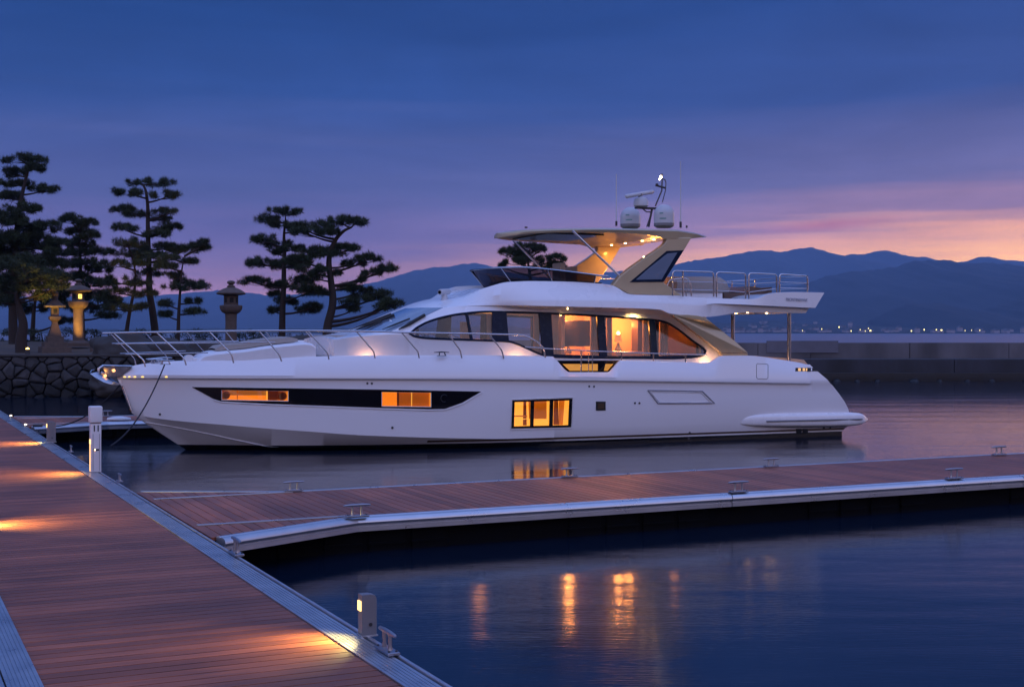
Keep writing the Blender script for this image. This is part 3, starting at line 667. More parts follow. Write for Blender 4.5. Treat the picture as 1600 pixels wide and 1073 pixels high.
def panel(name, poly, bvh, m, holes=(), off=.012, th=.03, step=14, parent=None, mirror=False, mb_only=False):
    bm = bmesh.new(); loops = [poly]+list(holes); tri = tessellate_polygon([[Vector((x, y, 0)) for x, y in l] for l in loops]); allp = [p for l in loops for p in l]
    vs = [bm.verts.new((x, y, 0)) for x, y in allp]
    for t in tri:
        try: bm.faces.new([vs[i] for i in t])
        except ValueError: pass
    x0 = min(p[0] for p in poly); x1 = max(p[0] for p in poly); y0 = min(p[1] for p in poly); y1 = max(p[1] for p in poly)
    x = x0+step
    while x < x1-1:
        bmesh.ops.bisect_plane(bm, geom=bm.verts[:]+bm.edges[:]+bm.faces[:], plane_co=(x, 0, 0), plane_no=(1, 0, 0)); x += step
    y = y0+step
    while y < y1-1:
        bmesh.ops.bisect_plane(bm, geom=bm.verts[:]+bm.edges[:]+bm.faces[:], plane_co=(0, y, 0), plane_no=(0, 1, 0)); y += step
    bmesh.ops.remove_doubles(bm, verts=bm.verts, dist=.02)
    bm.verts.index_update(); P = []; Q = []; good = []
    lastn = Vector((0, 1, 0))
    for v in bm.verts:
        h, n = hitp(v.co.x, v.co.y, bvh)
        if h is None:
            best = None
            for r_ in (1, 2, 3, 5, 8):
                for a in range(12):
                    hh, n2 = hitp(v.co.x+r_*math.cos(a*.5236), v.co.y+r_*math.sin(a*.5236), bvh)
                    if hh is not None: best = (yl(v.co.x, v.co.y, hh.y), n2); break
                if best: break
            h, n = best if best else (yl(v.co.x, v.co.y, 2.), Vector((0, 1, 0)))
        P.append(h+n*off); Q.append(h+n*(off-th))
    fs = [[v.index for v in f.verts] for f in bm.faces]; be = [(e.verts[0].index, e.verts[1].index) for e in bm.edges if len(e.link_faces) == 1]; bm.free()
    nV = len(P); mb = MB(); mb.add(P+Q, fs+[[i+nV for i in f][::-1] for f in fs]+[(a, b, b+nV, a+nV) for a, b in be])
    if mirror: mb2 = MB(); mb2.add([Vector((v[0], -v[1], v[2])) for v in mb.v], mb.f)
    o = mb.build(name, m, parent or yacht, smooth=30)
    if mirror: mb2.build(name, m, parent or yacht, smooth=30)
    return o
def rect(x0, y0, x1, y1): return [(x0, y0), (x1, y0), (x1, y1), (x0, y1)]
def flip(l): return l[::-1]
pan = [(300, 604.5), (420, 606), (600, 608.5), (752, 611.5), (722, 629), (695, 638.5), (672, 639), (597, 637), (420, 630.5), (345, 626.5), (334, 623)]
panel('hull_window_band', pan, hull_bvh, M['black'], [flip([(346, 609), (451, 610.5), (451, 627), (346, 625)]), flip([(596, 612), (674, 613), (674, 636), (596, 635)])])
# thin highlighted lip round the band
def lipline(pts, bvh, r=.010, name='window_trim', m=None, off=.008, closed=True, parent=None, step=8):
    P = []; pts2 = pts+[pts[0]] if closed else pts
    for a, b in zip(pts2[:-1], pts2[1:]):
        n = max(1, int(math.dist(a, b)/step))
        for k in range(n):
            h, _ = hitp(lerp(a[0], b[0], k/n), lerp(a[1], b[1], k/n), bvh, off)
            if h is not None: P.append(h)
    h, _ = hitp(*pts2[-1], bvh, off)
    if h is not None: P.append(h)
    mb = MB(); mb.tube(P, r, 6); return mb.build(name, m or M['gel'], parent or yacht, smooth=60)
lipline([(334, 624.5), (346, 628), (420, 632), (597, 638.6), (672, 640.7), (696, 640), (723, 630.5), (753, 613)], hull_bvh, .014, closed=False)
def cabwin(rect_, inner, splits, curt, glassm):
    x0, y0, x1, y1 = rect_
    g_ = panel('cabin_window', [(x0, y0), (x1, y0+.8), (x1, y1), (x0, y1-.8)], hull_bvh, glassm, off=-.03, th=.006)
    for (a, b, mm) in inner:
        P = [hitp(x, y, hull_bvh)[0] for x, y in ((a, y0-1), (b, y0-1), (b, y1+1), (a, y1+1))]
        mb = MB(); mb.prism([p-Vector((0, .12, 0)) for p in P], (0, -.02, 0)); mb.build('curtain', mm, g_, smooth=0)
    return g_
amberglass = glass('amber_glass', (.95, .80, .62), .03)
M['am_dk'] = mat('shadowed_cabin_joinery', (.25, .08, .015), .6, nscale=3, namt=.2); M['am_md'] = mat('glowing_cabin_joinery', (.5, .22, .05), .6, nscale=3, namt=.15, emis=(1, .30, .02), estr=.25)  # shade and glow of the joinery are put into these two colours
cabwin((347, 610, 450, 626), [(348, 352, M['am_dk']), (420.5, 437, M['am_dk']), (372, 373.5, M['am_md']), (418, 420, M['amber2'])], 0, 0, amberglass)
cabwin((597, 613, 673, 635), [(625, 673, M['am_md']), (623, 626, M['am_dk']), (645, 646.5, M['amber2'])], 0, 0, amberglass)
for cx_, cy_ in ((354, 617.5), (443, 619)):
    h, _ = hitp(cx_, cy_, hull_bvh); mb = MB(); mb.tube([h-Vector((0, .05, 0)), h-Vector((0, .2, 0))], [.09, .11], 14); mb.build('round_porthole_ring', M['am_dk'], yacht)
h, n = hitp(694, 622, hull_bvh, .014); mb = MB()
ring = [h+Vector((math.cos(a)*.085, 0, math.sin(a)*.085)) for a in np.linspace(0, 2*math.pi, 25)]; mb.tube(ring, .006, 6); mb.build('porthole', M['dark_steel'], yacht)
# three pane window
panel('hull_window_frame', [(800.5, 625.5), (894, 622), (892, 667), (799, 669)], hull_bvh, M['black'], [flip([(804, 628), (829, 627.3), (828, 665.2), (803, 665.8)]), flip([(834.5, 627.2), (859, 626.4), (858, 664.5), (833.5, 665)]), flip([(864.5, 626.2), (889.5, 625.4), (887.8, 663.8), (863.5, 664.4)])], off=.015)
lipline([(799, 624), (895.5, 620.7), (893.5, 668.7), (797.8, 670.7)], hull_bvh, .010)
g3 = panel('cabin_window', [(801, 626), (893, 623), (891, 666), (800, 668)], hull_bvh, amberglass, off=-.03, th=.006)
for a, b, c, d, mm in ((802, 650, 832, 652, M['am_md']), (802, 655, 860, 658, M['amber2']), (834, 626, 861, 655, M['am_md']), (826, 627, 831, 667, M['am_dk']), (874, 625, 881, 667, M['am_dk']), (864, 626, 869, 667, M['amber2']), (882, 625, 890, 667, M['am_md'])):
    P = [hitp(x, y, hull_bvh)[0] for x, y in rect(a, b, c, d)]; mb = MB(); mb.prism([p-Vector((0, .25+random.random()*.1, 0)) for p in P], (0, -.03, 0)); mb.build('cabin_furnishing', mm, g3, smooth=0)
panel('vent_window', rect(931, 627, 946, 641), hull_bvh, M['rubber']); panel('vent_grille', rect(933.5, 630, 943.5, 638.5), hull_bvh, mat('bronze_grille', (.06, .03, .012), .5, nscale=9, namt=.2), off=.02)
# fold-out balcony outline, fuel hatch, slots, through-hulls
lipline([(1012, 609.5), (1097, 611), (1116, 629.5), (1028, 630)], hull_bvh, .018, 'hatch_outline', mat('hatch_seam', (.30, .30, .34), .4, nscale=5, namt=.05))
lipline([(1016, 611.5), (1095, 613), (1110, 628), (1030, 628)], hull_bvh, .010, 'hatch_outline')
lipline([(1183, 568), (1198, 568.5), (1200, 570), (1200, 590), (1198, 592), (1184, 591.5), (1182, 590), (1182, 570)], hull_bvh, .006, 'fuel_hatch', M['dark_steel'], .002, step=4)
for x, y, r_ in ((574, 598.8, 1.6), (581, 599, 1.6), (920.5, 603.5, 1.5), (928, 603.7, 1.5), (992, 629.5, 1.5), (999, 629.7, 1.5), (613, 668, 1.8), (250, 647, 1.6), (1077.5, 676, 1.8), (1076, 684.5, 2.2), (1287, 668.5, 2.), (1297, 668, 1.6)):
    h, n = hitp(x, y, hull_bvh)
    if h is None: continue
    k = r_*.0165; mb = MB(); mb.tube([h-n*.01, h+n*.012], k, 12); o = mb.build('through_hull_fitting', M['dark_steel'], yacht)
# gold louvre near stern quarter
panel('stern_vent', [(1243, 574.5), (1271, 574.5), (1278, 580), (1242.5, 580)], hull_bvh, M['rubber'], off=.004)
for k, x in enumerate((1247, 1254, 1259, 1265)):
    panel('vent_bar', rect(x, 575.2, x+(3.5 if k else 4), 579.6), hull_bvh, emit('glowing_gold_bar', (1, .55, .18), .9) if k < 3 else M['steel'], off=.012)  # gleam of the gold bars is emission in their material, no lamp
panel('exhaust_port', rect(1244, 669.5, 1252, 677), hull_bvh, M['dark_steel'], off=.02); panel('exhaust_port', rect(1254, 669.5, 1262, 677), hull_bvh, M['dark_steel'], off=.02)
mb = MB(); mb.tube([solve(192, 600, yc)*1., yl(208, 640, .0)+Vector((.02, 0, 0))], .012, 6)
mb = MB(); mb.tube([yl(193.5, 602, .03)+Vector((.03, 0, 0)), yl(206.5, 641, .03)+Vector((.03, 0, 0))], .03, 8); mb.build('stem_guard', M['steel'], yacht)
# --- swim platform with side pods
top = pchip([(1128, 659.5), (1145, 653.5), (1165, 649.5), (1190, 646.5), (1250, 645.5), (1327, 644.5), (1345, 645), (1352, 648), (1356, 654)]); bot = pchip([(1128, 661), (1145, 663.5), (1165, 665.5), (1190, 667), (1250, 667.5), (1327, 666.5), (1345, 664.5), (1352, 661), (1356, 656)])
wid = pchip([(1128, 2.48), (1145, 2.56), (1165, 2.63), (1190, 2.70), (1250, 2.77), (1327, 2.78), (1345, 2.70), (1352, 2.60), (1356, 2.45)])
rowsP = []
for px in [1128, 1134, 1140, 1147, 1155, 1165, 1178, 1192, 1210, 1235, 1265, 1300, 1327, 1340, 1347, 1351, 1354, 1356]:
    wv = wid(px); a = yl(px, top(px), wv); b = yl(px, bot(px), wv); zc = (a.z+b.z)/2; hz_ = (a.z-b.z)/2; x = a.x; sec = []
    for k in range(28):
        an = 2*math.pi*k/28; cy, sy = math.cos(an), math.sin(an); e = .55
        yy = (wv-hz_) + hz_*abs(cy)**.8 if cy > 0 else -((wv-hz_)+hz_*abs(cy)**.8)
        sec.append(Vector((x, yy, zc+hz_*math.copysign(abs(sy)**.5, sy))))
    rowsP.append(sec)
mb = MB(); mb.grid(rowsP, closed=True); mb.add(rowsP[-1], [tuple(range(28))]); mb.build('swim_platform', M['gel'], yacht, smooth=40)
mb = MB(); P = [yl(px, lerp(658, 654.5, (px-1198)/157), wid(px)+.012) for px in (1198, 1210, 1250, 1300, 1340, 1347)]; mb.tube(P, .022, 8); mb.tube([Vector((p.x, -p.y, p.z)) for p in P], .022, 8); mb.build('platform_rub_rail', M['pgrey'], yacht)
# --- superstructure rows (px, py, v)
def curve3(pts):
    fy = pchip([(p[0], p[1]) for p in pts]); fv = pchip([(p[0], p[2]) for p in pts]); return lambda px: yl(px, fy(px), fv(px))
c_p1 = curve3([(522, 531, 1.45), (545, 527.5, 1.6), (590, 523.5, 1.75), (632, 521.5, 1.84), (639, 521, 1.85), (646, 525.5, 1.86), (658, 528, 1.88), (672, 529.2, 1.9), (720, 531.2, 1.98), (771, 533, 2.05), (796, 534.3, 2.07), (806, 537.5, 2.08), (820, 543, 2.09), (841, 552.5, 2.1), (852, 556.3, 2.11), (862, 558, 2.12), (944, 559.5, 2.15), (1020, 560, 2.15), (1045, 560.5, 2.15), (1075, 559.3, 2.14), (1092, 557.5, 2.13), (1100, 554.5, 2.12), (1103, 549, 2.11), (1126, 552, 2.16)])
c_p2 = curve3([(522, 530.8, 1.45), (545, 527.2, 1.6), (590, 523.2, 1.75), (632, 521.2, 1.84), (639, 520.8, 1.85), (650, 512, 1.82), (670, 501.6, 1.8), (695, 494.2, 1.83), (720.6, 489.5, 1.87), (761, 486.3, 1.92), (839, 488, 1.95), (940, 493, 1.95), (1015, 498.5, 1.95), (1028, 499.8, 1.95), (1040, 502.5, 1.96), (1057, 512, 1.98), (1082.5, 531.5, 2.05), (1099, 543.5, 2.1), (1103, 548, 2.11), (1126, 551.5, 2.16)])
c_p3 = curve3([(522, 530.5, 1.44), (545, 526.6, 1.56), (590, 521.2, 1.68), (610, 517.5, 1.70), (640, 504.5, 1.66), (670, 491.5, 1.63), (700, 480.5, 1.62), (725, 479, 1.75), (745, 478.5, 1.84), (776, 478.3, 1.90), (840, 482, 1.94), (940, 487, 1.95), (1015, 491.5, 1.96), (1040, 493.5, 1.97), (1060, 502, 1.99), (1085, 520, 2.05), (1105, 536, 2.1), (1126, 550, 2.16)])
c_p4 = curve3([(522, 530.4, 1.43), (545, 526.4, 1.55), (590, 521, 1.67), (610, 517.2, 1.69), (640, 504, 1.65), (670, 491, 1.62), (700, 480, 1.61), (725, 478.2, 1.75), (745, 477.5, 1.85), (776, 476.8, 1.97), (800, 477, 2.12), (850, 478, 2.34), (940, 480.2, 2.48), (1015, 482.5, 2.54), (1032, 483.8, 2.55), (1046, 489.5, 2.56), (1060, 491.3, 2.57), (1085, 493.5, 2.58), (1103, 495, 2.58), (1120, 493.6, 2.55), (1140, 490.5, 2.5), (1158, 488.3, 2.45), (1200, 488.5, 2.45), (1259, 489, 2.45)])
c_pC = curve3([(522, 530.3, 1.42), (545, 526.2, 1.53), (590, 520.5, 1.6), (610, 516, 1.6), (640, 502, 1.55), (670, 489, 1.55), (700, 478, 1.56), (725, 474.5, 1.72), (745, 473.5, 1.84), (776, 471.5, 1.98), (800, 470.5, 2.13), (850, 470, 2.32), (940, 470.5, 2.45), (1040, 475, 2.52), (1100, 478, 2.57), (1118, 475.3, 2.56), (1150, 476.3, 2.52), (1259, 481.5, 2.48), (1264, 481.6, 2.48)])
c_pB = curve3([(522, 530.2, 1.41), (545, 526, 1.5), (590, 520, 1.58), (610, 515.5, 1.58), (640, 501, 1.53), (670, 488, 1.53), (700, 477, 1.55), (725, 473.5, 1.71), (745, 472, 1.84), (776, 469.5, 1.98), (800, 468.5, 2.12), (850, 468, 2.31), (940, 468.5, 2.44), (1040, 472, 2.51), (1100, 475.5, 2.57), (1118, 474.3, 2.59), (1150, 475.3, 2.61), (1264, 480.6, 2.62), (1274, 481, 2.62)])
c_p5 = curve3([(522, 530, 1.3), (700, 474, 1.45), (757, 462, 1.93), (820, 457.7, 2.12), (934, 457.7, 2.25), (987, 460.5, 2.33), (1066, 462.3, 2.4), (1090, 465, 2.46), (1176, 467.3, 2.58), (1186, 465.5, 2.59), (1201, 459.5, 2.6), (1216, 457.3, 2.6), (1240, 456.6, 2.6), (1288, 457.3, 2.6)])
c_p6 = curve3([(522, 530, 1.2), (700, 466, 1.3), (735, 452, 1.55), (757, 444.5, 1.74), (800, 440.5, 1.85), (833, 439.3, 1.9), (883, 440, 1.95), (930, 442.5, 2.0), (954, 445, 2.04), (984, 459.5, 2.25), (1000, 461, 2.3), (1066, 462.2, 2.36), (1090, 464.9, 2.42), (1176, 467.2, 2.54), (1186, 465.4, 2.55), (1201, 459.4, 2.56), (1216, 457.2, 2.56), (1240, 456.5, 2.56), (1288, 457.2, 2.56)])
crown = pchip([(-2, 3.75), (8.6, 3.82), (9.3, 3.80), (yl(757, 446, 0).x, yl(757, 449.5, 0).z), (yl(720, 460, 0).x, yl(720, 460.5, 0).z), (yl(670, 468, 0).x, yl(670, 468, 0).z), (yl(632, 481, 0).x, yl(632, 481, 0).z), (yl(590, 499.5, 0).x, yl(590, 499, 0).z), (yl(548, 518, 0).x, yl(548, 517, 0).z), (yl(520, 524, 0).x, yl(520, 523, 0).z), (yl(500, 526, 0).x, yl(500, 526, 0).z)])
scols = sorted(set(list(np.arange(522, 640, 6.))+list(np.arange(640, 1126, 5.))+[632, 639, 646, 670, 700, 757, 776, 1032, 1040, 1046, 1099, 1103, 1126]+list(np.arange(1130, 1260, 5.))+[1259]))
def endmap(px, e): return px if px < 1200 else 1200+(px-1200)/59*(e-1200)
def ss(a, b, x): t = max(0, min(1, (x-a)/(b-a))); return t*t*(3-2*t)
SR = {k: [] for k in ('p0', 'p1', 'p2', 'p3', 'p4', 'pC', 'pB', 'p5', 'p6', 'p6b', 'p7a', 'p7')}
for px in scols:
    p1, p2, p3 = c_p1(px), c_p2(px), c_p3(px); p4, pC, pB = c_p4(px), c_pC(endmap(px, 1264)), c_pB(endmap(px, 1274)); p5, p6 = c_p5(endmap(px, 1288)), c_p6(endmap(px, 1288))
    wf = ss(700, 800, px)
    x0 = p4.x; zc = crown(x0)
    def onshell(fr):      # point on the raked windscreen / forward roof
        y = p4.y*fr; return Vector((x0+.0, y, zc-(zc-p4.z)*fr**2.1))
    if wf < 1:
        pC = onshell(.97).lerp(pC, wf); pB = onshell(.93).lerp(pB, wf); p5 = onshell(.8).lerp(p5, wf); p6 = onshell(.55).lerp(p6, wf)
    dz = .10 if px < 990 else .02
    w2 = ss(735, 790, px)
    p6b = onshell(.4).lerp(Vector((p6.x, p6.y-.10, p6.z+.01)), w2); p7a = onshell(.2).lerp(Vector((p6.x, p6.y-.14, p6.z-dz)), w2)
    p7 = Vector((x0, 0, zc)).lerp(Vector((p6.x, 0, p6.z-(.08 if px < 990 else .02))), w2)
    p0 = Vector((p1.x, p1.y+.04, 1.47))
    for k, v in zip(SR, (p0, p1, p2, p3, p4, pC, pB, p5, p6, p6b, p7a, p7)): SR[k].append(v)
keys = list(SR); i1126 = scols.index(1126); i1099 = scols.index(1099)
mb = MB(); wmb = MB()
def strip(mb_, ka, kb, i0, i1):
    for sgn in (1, -1):
        A = [Vector((p.x, p.y*sgn, p.z)) for p in SR[ka][i0:i1]]; B = [Vector((p.x, p.y*sgn, p.z)) for p in SR[kb][i0:i1]]; mb_.grid([A, B])
nS = len(scols); i639 = scols.index(639); i1103 = scols.index(1103)
strip(mb, 'p0', 'p1', 0, i1126+1); strip(mb, 'p2', 'p3', 0, i1126+1); strip(mb, 'p3', 'p4', 0, i1099+1)
strip(mb, 'p1', 'p2', 0, i639+1); strip(mb, 'p1', 'p2', i1103, i1126+1)
for a, b in zip(keys[4:-1], keys[5:]): strip(mb, a, b, 0, nS)
# underside of the aft overhang, its aft end, and the front face
und = []
A = [SR['p4'][i] for i in range(i1099, nS)]; und = [A, [Vector((p.x, p.y*.55, p.z+.03)) for p in A], [Vector((p.x, 0, p.z+.035)) for p in A], [Vector((p.x, -p.y*.55, p.z+.03)) for p in A], [Vector((p.x, -p.y, p.z)) for p in A]]
mb.grid(und)
for a, b in zip(keys[4:-1], keys[5:]):
    P, Q = SR[a][-1], SR[b][-1]; mb.add([P, Q, Vector((Q.x, -Q.y, Q.z)), Vector((P.x, -P.y, P.z))], [(0, 1, 2, 3)])
fr = [SR[k][0] for k in keys]; n0 = len(fr); mb.add([Vector((p.x, p.y, p.z)) for p in fr]+[Vector((p.x, -p.y, p.z)) for p in fr], [(i, i+1, i+1+n0, i+n0) for i in range(n0-1)])
sup = mb.build('superstructure', M['gel'], yacht, smooth=38)
bm = bmesh.new(); bm.from_mesh(sup.data); sup_bvh = BVHTree.FromBMesh(bm); bm.free()
wm = MB(); wm.grid([SR['p1'][i639-2:i1103+3], SR['p2'][i639-2:i1103+3]]); 
bm = bmesh.new(); vv = [bm.verts.new(p) for p in wm.v]
for f_ in wm.f: bm.faces.new([vv[i] for i in f_])
bmesh.ops.recalc_face_normals(bm, faces=bm.faces); win_bvh = BVHTree.FromBMesh(bm); bm.free()
# glazing over the whole side opening (both sides)
for sg in (1, -1):
    mb = MB(); A = [Vector((p.x, (p.y-.02)*sg, p.z)) for p in SR['p1'][i639:i1103+1]]; B = [Vector((p.x, (p.y-.02)*sg, p.z)) for p in SR['p2'][i639:i1103+1]]
    mb.grid([A, B]); mb.build('side_window_glass', M['glass'], yacht, smooth=40)
    # dark border just inside the opening
    mb = MB()
    for K in ('p1', 'p2'):
        mb.tube([Vector((p.x, (p.y-.005)*sg, p.z+(.012 if K == 'p1' else -.012))) for p in SR[K][i639:i1103+1]], .028, 8)
    mb.build('side_window_border', M['mull'], yacht, smooth=60)
lowf = pchip([(640, 521), (646, 525.5), (672, 529.2), (771, 533), (796, 534.3), (820, 543), (841, 552.5), (862, 558), (1020, 560), (1075, 559.3), (1092, 557.5), (1103, 549)]); upf = pchip([(640, 520), (670, 501.6), (695, 494.2), (720.6, 489.5), (761, 486.3), (839, 488), (940, 493), (1015, 498.5), (1040, 502.5), (1082.5, 531.5), (1099, 543.5), (1103, 548)])
def mullion(xt0, xt1, xb0, xb1, m_=None, nm='window_mullion', drop=0):
    poly = [(xt0, upf(xt0)+.3), (xt1, upf(xt1)+.3), (xb1, lowf(xb1)-.3), (xb0, lowf(xb0)-.3)]
    return panel(nm, poly, win_bvh, m_ or M['mull'], off=.014, th=.05, mirror=True)
mullion(727, 731, 735, 739); mullion(769, 791, 769, 795); mullion(842, 861, 848, 865); mullion(932, 944, 937, 949); mullion(1013, 1023, 1018, 1028)
# lower edge band of glazing is deeper on the aft panes
panel('window_sill_band', [(865, 553.5), (949, 556), (1018, 556.3), (1080, 555), (1098, 553.5), (1090, 557.6), (1020, 559.5), (944, 559), (862, 557.5)], win_bvh, M['mull'], off=.010, th=.03, mirror=True)
# windscreen
ws = [(551, 516.5), (575, 506.5), (600, 495.5), (620, 487), (633, 482), (655, 481), (692, 481), (640, 505), (612, 517), (580, 519.5), (556, 519)]
panel('windscreen', ws, sup_bvh, M['wscreen'], off=.008, th=.02, step=8)
for a, b, r_ in (((548, 517.5), (612, 492.5), .022), ((557, 517), (617, 494), .035), ((570, 517), (597, 504), .02), ((598, 517), (641, 500), .02), ((623, 516.5), (664, 494), .04)):
    P = []
    for k in range(9):
        h, _ = hitp(lerp(a[0], b[0], k/8), lerp(a[1], b[1], k/8), sup_bvh, .04)
        if h is not None: P.append(h)
    if len(P) > 2:
        mb = MB(); mb.tube(P, [r_*(.35+.65*min(1, k/3)) for k in range(len(P))], 6); mb.build('windscreen_wiper', M['rubber'], yacht)
# lower lit window in the bulwark cut-out
base = 2.2
pl = [yl(x, y, 2.17) for x, y in ((868, 563), (967, 563), (953, 582), (888, 582))]
mb = MB(); mb.prism(pl, (0, .02, 0)); mb.build('lower_saloon_window', M['black'], yacht, smooth=0)
pl = [yl(x, y, 2.20) for x, y in ((879, 568.5), (958, 568.5), (949, 579), (890, 579))]; mb = MB(); mb.prism(pl, (0, .01, 0)); mb.build('lit_pane', mat('warm_pane', (.3, .15, .05), .2, emis=(1, .42, .06), estr=.5, nscale=3, namt=.3), yacht, smooth=0)
pl = [yl(x, y, 2.215) for x, y in ((934, 567.5), (946, 567.5), (943, 580), (934, 580))]; mb = MB(); mb.prism(pl, (0, .01, 0)); mb.build('window_mullion', M['black'], yacht, smooth=0)
# --- saloon interior
xa, xb = yl(1100, 540, 0).x, yl(660, 520, 0).x
mb = MB(); mb.box(((xa+xb)/2, 0, 1.62), (xb-xa, 3.7, .04)); mb.build('saloon_floor', M['teak'], yacht, smooth=0)
mb = MB(); mb.box(((xa+xb)/2-.6, 0, 3.30), (xb-xa-1.8, 3.3, .05)); mb.build('saloon_ceiling', M['cream'], yacht, smooth=0)
def ibox(name, px, v, z, d, m_, bev=0.):
    p = yl(px, 519, v); mb = MB(); mb.box((p.x, v, z), d, bev=bev); return mb.build(name, m_, yacht, smooth=35 if bev else 0)
ibox('cove_light', 905, 1.45, 3.235, (2.6, .05, .03), M['strip']); ibox('cove_light', 985, 1.45, 3.205, (1.2, .05, .03), M['strip']); ibox('cove_light', 752, 1.3, 3.235, (.8, .05, .03), M['strip'])
ibox('partition', 984, .3, 2.45, (1.35, .06, 1.7), M['cream']); ibox('partition', 1055, .2, 2.35, (.06, 2.6, 1.5), M['cream'])
ibox('partition', 868, 1.0, 2.45, (.10, .9, 1.7), M['cream']); ibox('partition', 928, .9, 2.45, (.14, .9, 1.7), M['cream'])
ibox('cabinet', 1003, 1.2, 2.35, (.42, .35, 1.6), M['darkwood']); ibox('sideboard', 985, 1.2, 1.95, (1.1, .5, .62), M['cream'], .02)
ibox('sofa', 890, -1.0, 1.95, (3.0, .8, .65), M['cush'], .08); ibox('galley_counter', 800, .6, 2.0, (1.2, .9, .75), M['darkwood'], .02); ibox('television', 897, 1.15, 2.72, (.92, .05, .66), mat('dark_screen', (.035, .028, .05), .12, nscale=3, namt=.1), .02); ibox('partition', 900, .45, 2.45, (1.5, .06, 1.7), M['cream'])
for px, wd in ((727, .13), (765, .07), (838, .07), (868, .09), (929, .12), (952, .08), (1011, .13), (1037, .13)):
    pc = yl(px, 519, 1.72); mb = MB(); n_ = 14
    P = [(pc.x-wd+2*wd*k/n_, 1.72+.022*math.sin(k*2.1), 0) for k in range(n_+1)]
    zt = 3.18 if px > 740 else 3.0; mb.grid([[(x, y, 1.75) for x, y, _ in P], [(x, y, zt) for x, y, _ in P]]); mb.build('curtain', M['curt'], yacht, smooth=60)
for px, v in ((966, 1.15), (888, .9)):
    p = yl(px, 519, v); z0 = 2.28 if px > 900 else 2.2; mb = MB(); mb.lathe([(.08, z0), (.09, z0+.03), (.05, z0+.12), (.03, z0+.2)], (p.x, v, 0), 16); tl = mb.build('table_lamp', M['cush'], yacht)
    mb = MB(); mb.lathe([(.10, z0+.22), (.075, z0+.40)], (p.x, v, 0), 20); mb.build('lamp_shade', M['shade'], tl)
    mb = MB(); mb.lathe([(.01, z0+.40), (.05, z0+.43), (.05, z0+.46), (.01, z0+.50)], (p.x, v, 0), 12); mb.build('bulb', emit('lamp_bulb_glow', (1, .50, .12), 14), tl)
    lamp('table_lamp_light', (p.x, v, z0+.6), 60, (1, .32, .055), yacht, radius=.08)
lamp('saloon_light', (yl(985, 519, .9).x, .9, 2.95), 70, (1, .32, .055), yacht, radius=.15); lamp('saloon_light', (yl(887, 519, 1.2).x, 1.2, 3.1), 80, (1, .32, .055), yacht, radius=.15)
lamp('saloon_light', (yl(750, 519, 1).x, 1.0, 3.0), 14, (1, .32, .055), yacht, radius=.15); lamp('saloon_light', (yl(1050, 519, 1.2).x, 1.3, 2.9), 7, (1, .32, .055), yacht, radius=.1)
# aft bulkhead of saloon
pb = yl(1094, 540, 2.1); mb = MB(); mb.box((pb.x, 0, 2.4), (.05, 3.9, 1.75)); mb.build('saloon_bulkhead', M['darkwood'], yacht, smooth=0)
# champagne buttress panel (both sides)
def plate(name, poly, v, th, m_, both=True, vtop=None):
    for sg in ((1, -1) if both else (1,)):
        P = [yl(x, y, v if vtop is None else (v if k in vtop[1] else vtop[0])) for k, (x, y) in enumerate(poly)]
        P = [Vector((p.x, p.y*sg, p.z)) for p in P]; mb = MB(); mb.prism(P, (0, -th*sg, 0)); o = mb.build(name, m_, yacht, smooth=0)
        md = o.modifiers.new('bev', 'BEVEL'); md.width = .012; md.segments = 2; md.limit_method = 'ANGLE'
plate('aft_quarter_panel', [(1051, 492.5), (1062, 491.5), (1075, 491.5), (1090, 493), (1102, 496), (1112, 503.5), (1130, 518), (1150, 534), (1168.5, 550.5), (1127, 551)], 2.34, .12, M['gold'], vtop=(2.60, [6, 7, 8, 9]))
plate('quarter_panel_foot', [(1124, 551.5), (1168.5, 551.2), (1168.5, 557.5), (1131, 557.5)], 2.30, .10, M['gold'])
# --- flybridge windscreen (U in plan, leaning out)
def uplan(xn, xs, w_, n=40, p=2.4):   # nose x, end x, half width
    out = []
    for k in range(n+1):
        a = math.pi*k/n-math.pi/2; out.append((xs+(xn-xs)*abs(math.cos(a))**(2/p), w_*math.copysign(abs(math.sin(a))**(2/p), math.sin(a))))
    return out
bt = [yl(955, 444.5, 2.02), yl(757, 445, 0)]; tp = [yl(964, 431.5, 2.12), yl(738, 423, 0)]
ub = uplan(yl(772, 445, 0).x, yl(930, 444, 2.0).x, 1.9); ut = uplan(yl(746, 421, 0).x, yl(930, 428, 2.0).x, 2.03)
zb0, zb1 = yl(955, 445, 2.02).z-.04, yl(770, 443, 1.5).z-.06; zt0, zt1 = yl(955, 430, 2.08).z, yl(800, 416.5, 1.6).z
def zz(a, b, x, xs, xn): t = max(0, min(1, (x-xs)/(xn-xs)*1.4)); return a+(b-a)*t
B = [Vector((x, y, zz(zb0, zb1, x, ub[0][0], yl(772, 445, 0).x))) for x, y in ub]; T = [Vector((x, y, zz(zt0, zt1, x, ut[0][0], yl(738, 421, 0).x))) for x, y in ut]
B = [yl(958, 446, -2.02)]*0+B; mb = MB(); mb.grid([B, T]); fw = mb.build('flybridge_windscreen', M['smoke'], yacht, smooth=60)
mb = MB(); mb.tube([T[0]+Vector((-.35, 0, -.03))]+T+[T[-1]+Vector((-.35, 0, -.03))], .022, 8); mb.build('windscreen_rail', M['steel'], yacht)
for k in (6, 14, 26, 34, 40, 0):
    mb = MB(); mb.tube([B[k]+Vector((0, 0, -.02)), T[k]], .014, 6); mb.build('windscreen_post', M['steel'], yacht)
# dark coaming inside
mb = MB(); mb.grid([[p+Vector((-.12, 0, 0)) for p in B], [p.lerp(q_, .35)+Vector((-.22, 0, 0)) for p, q_ in zip(B, T)]]); mb.build('dashboard', M['rubber'], yacht)
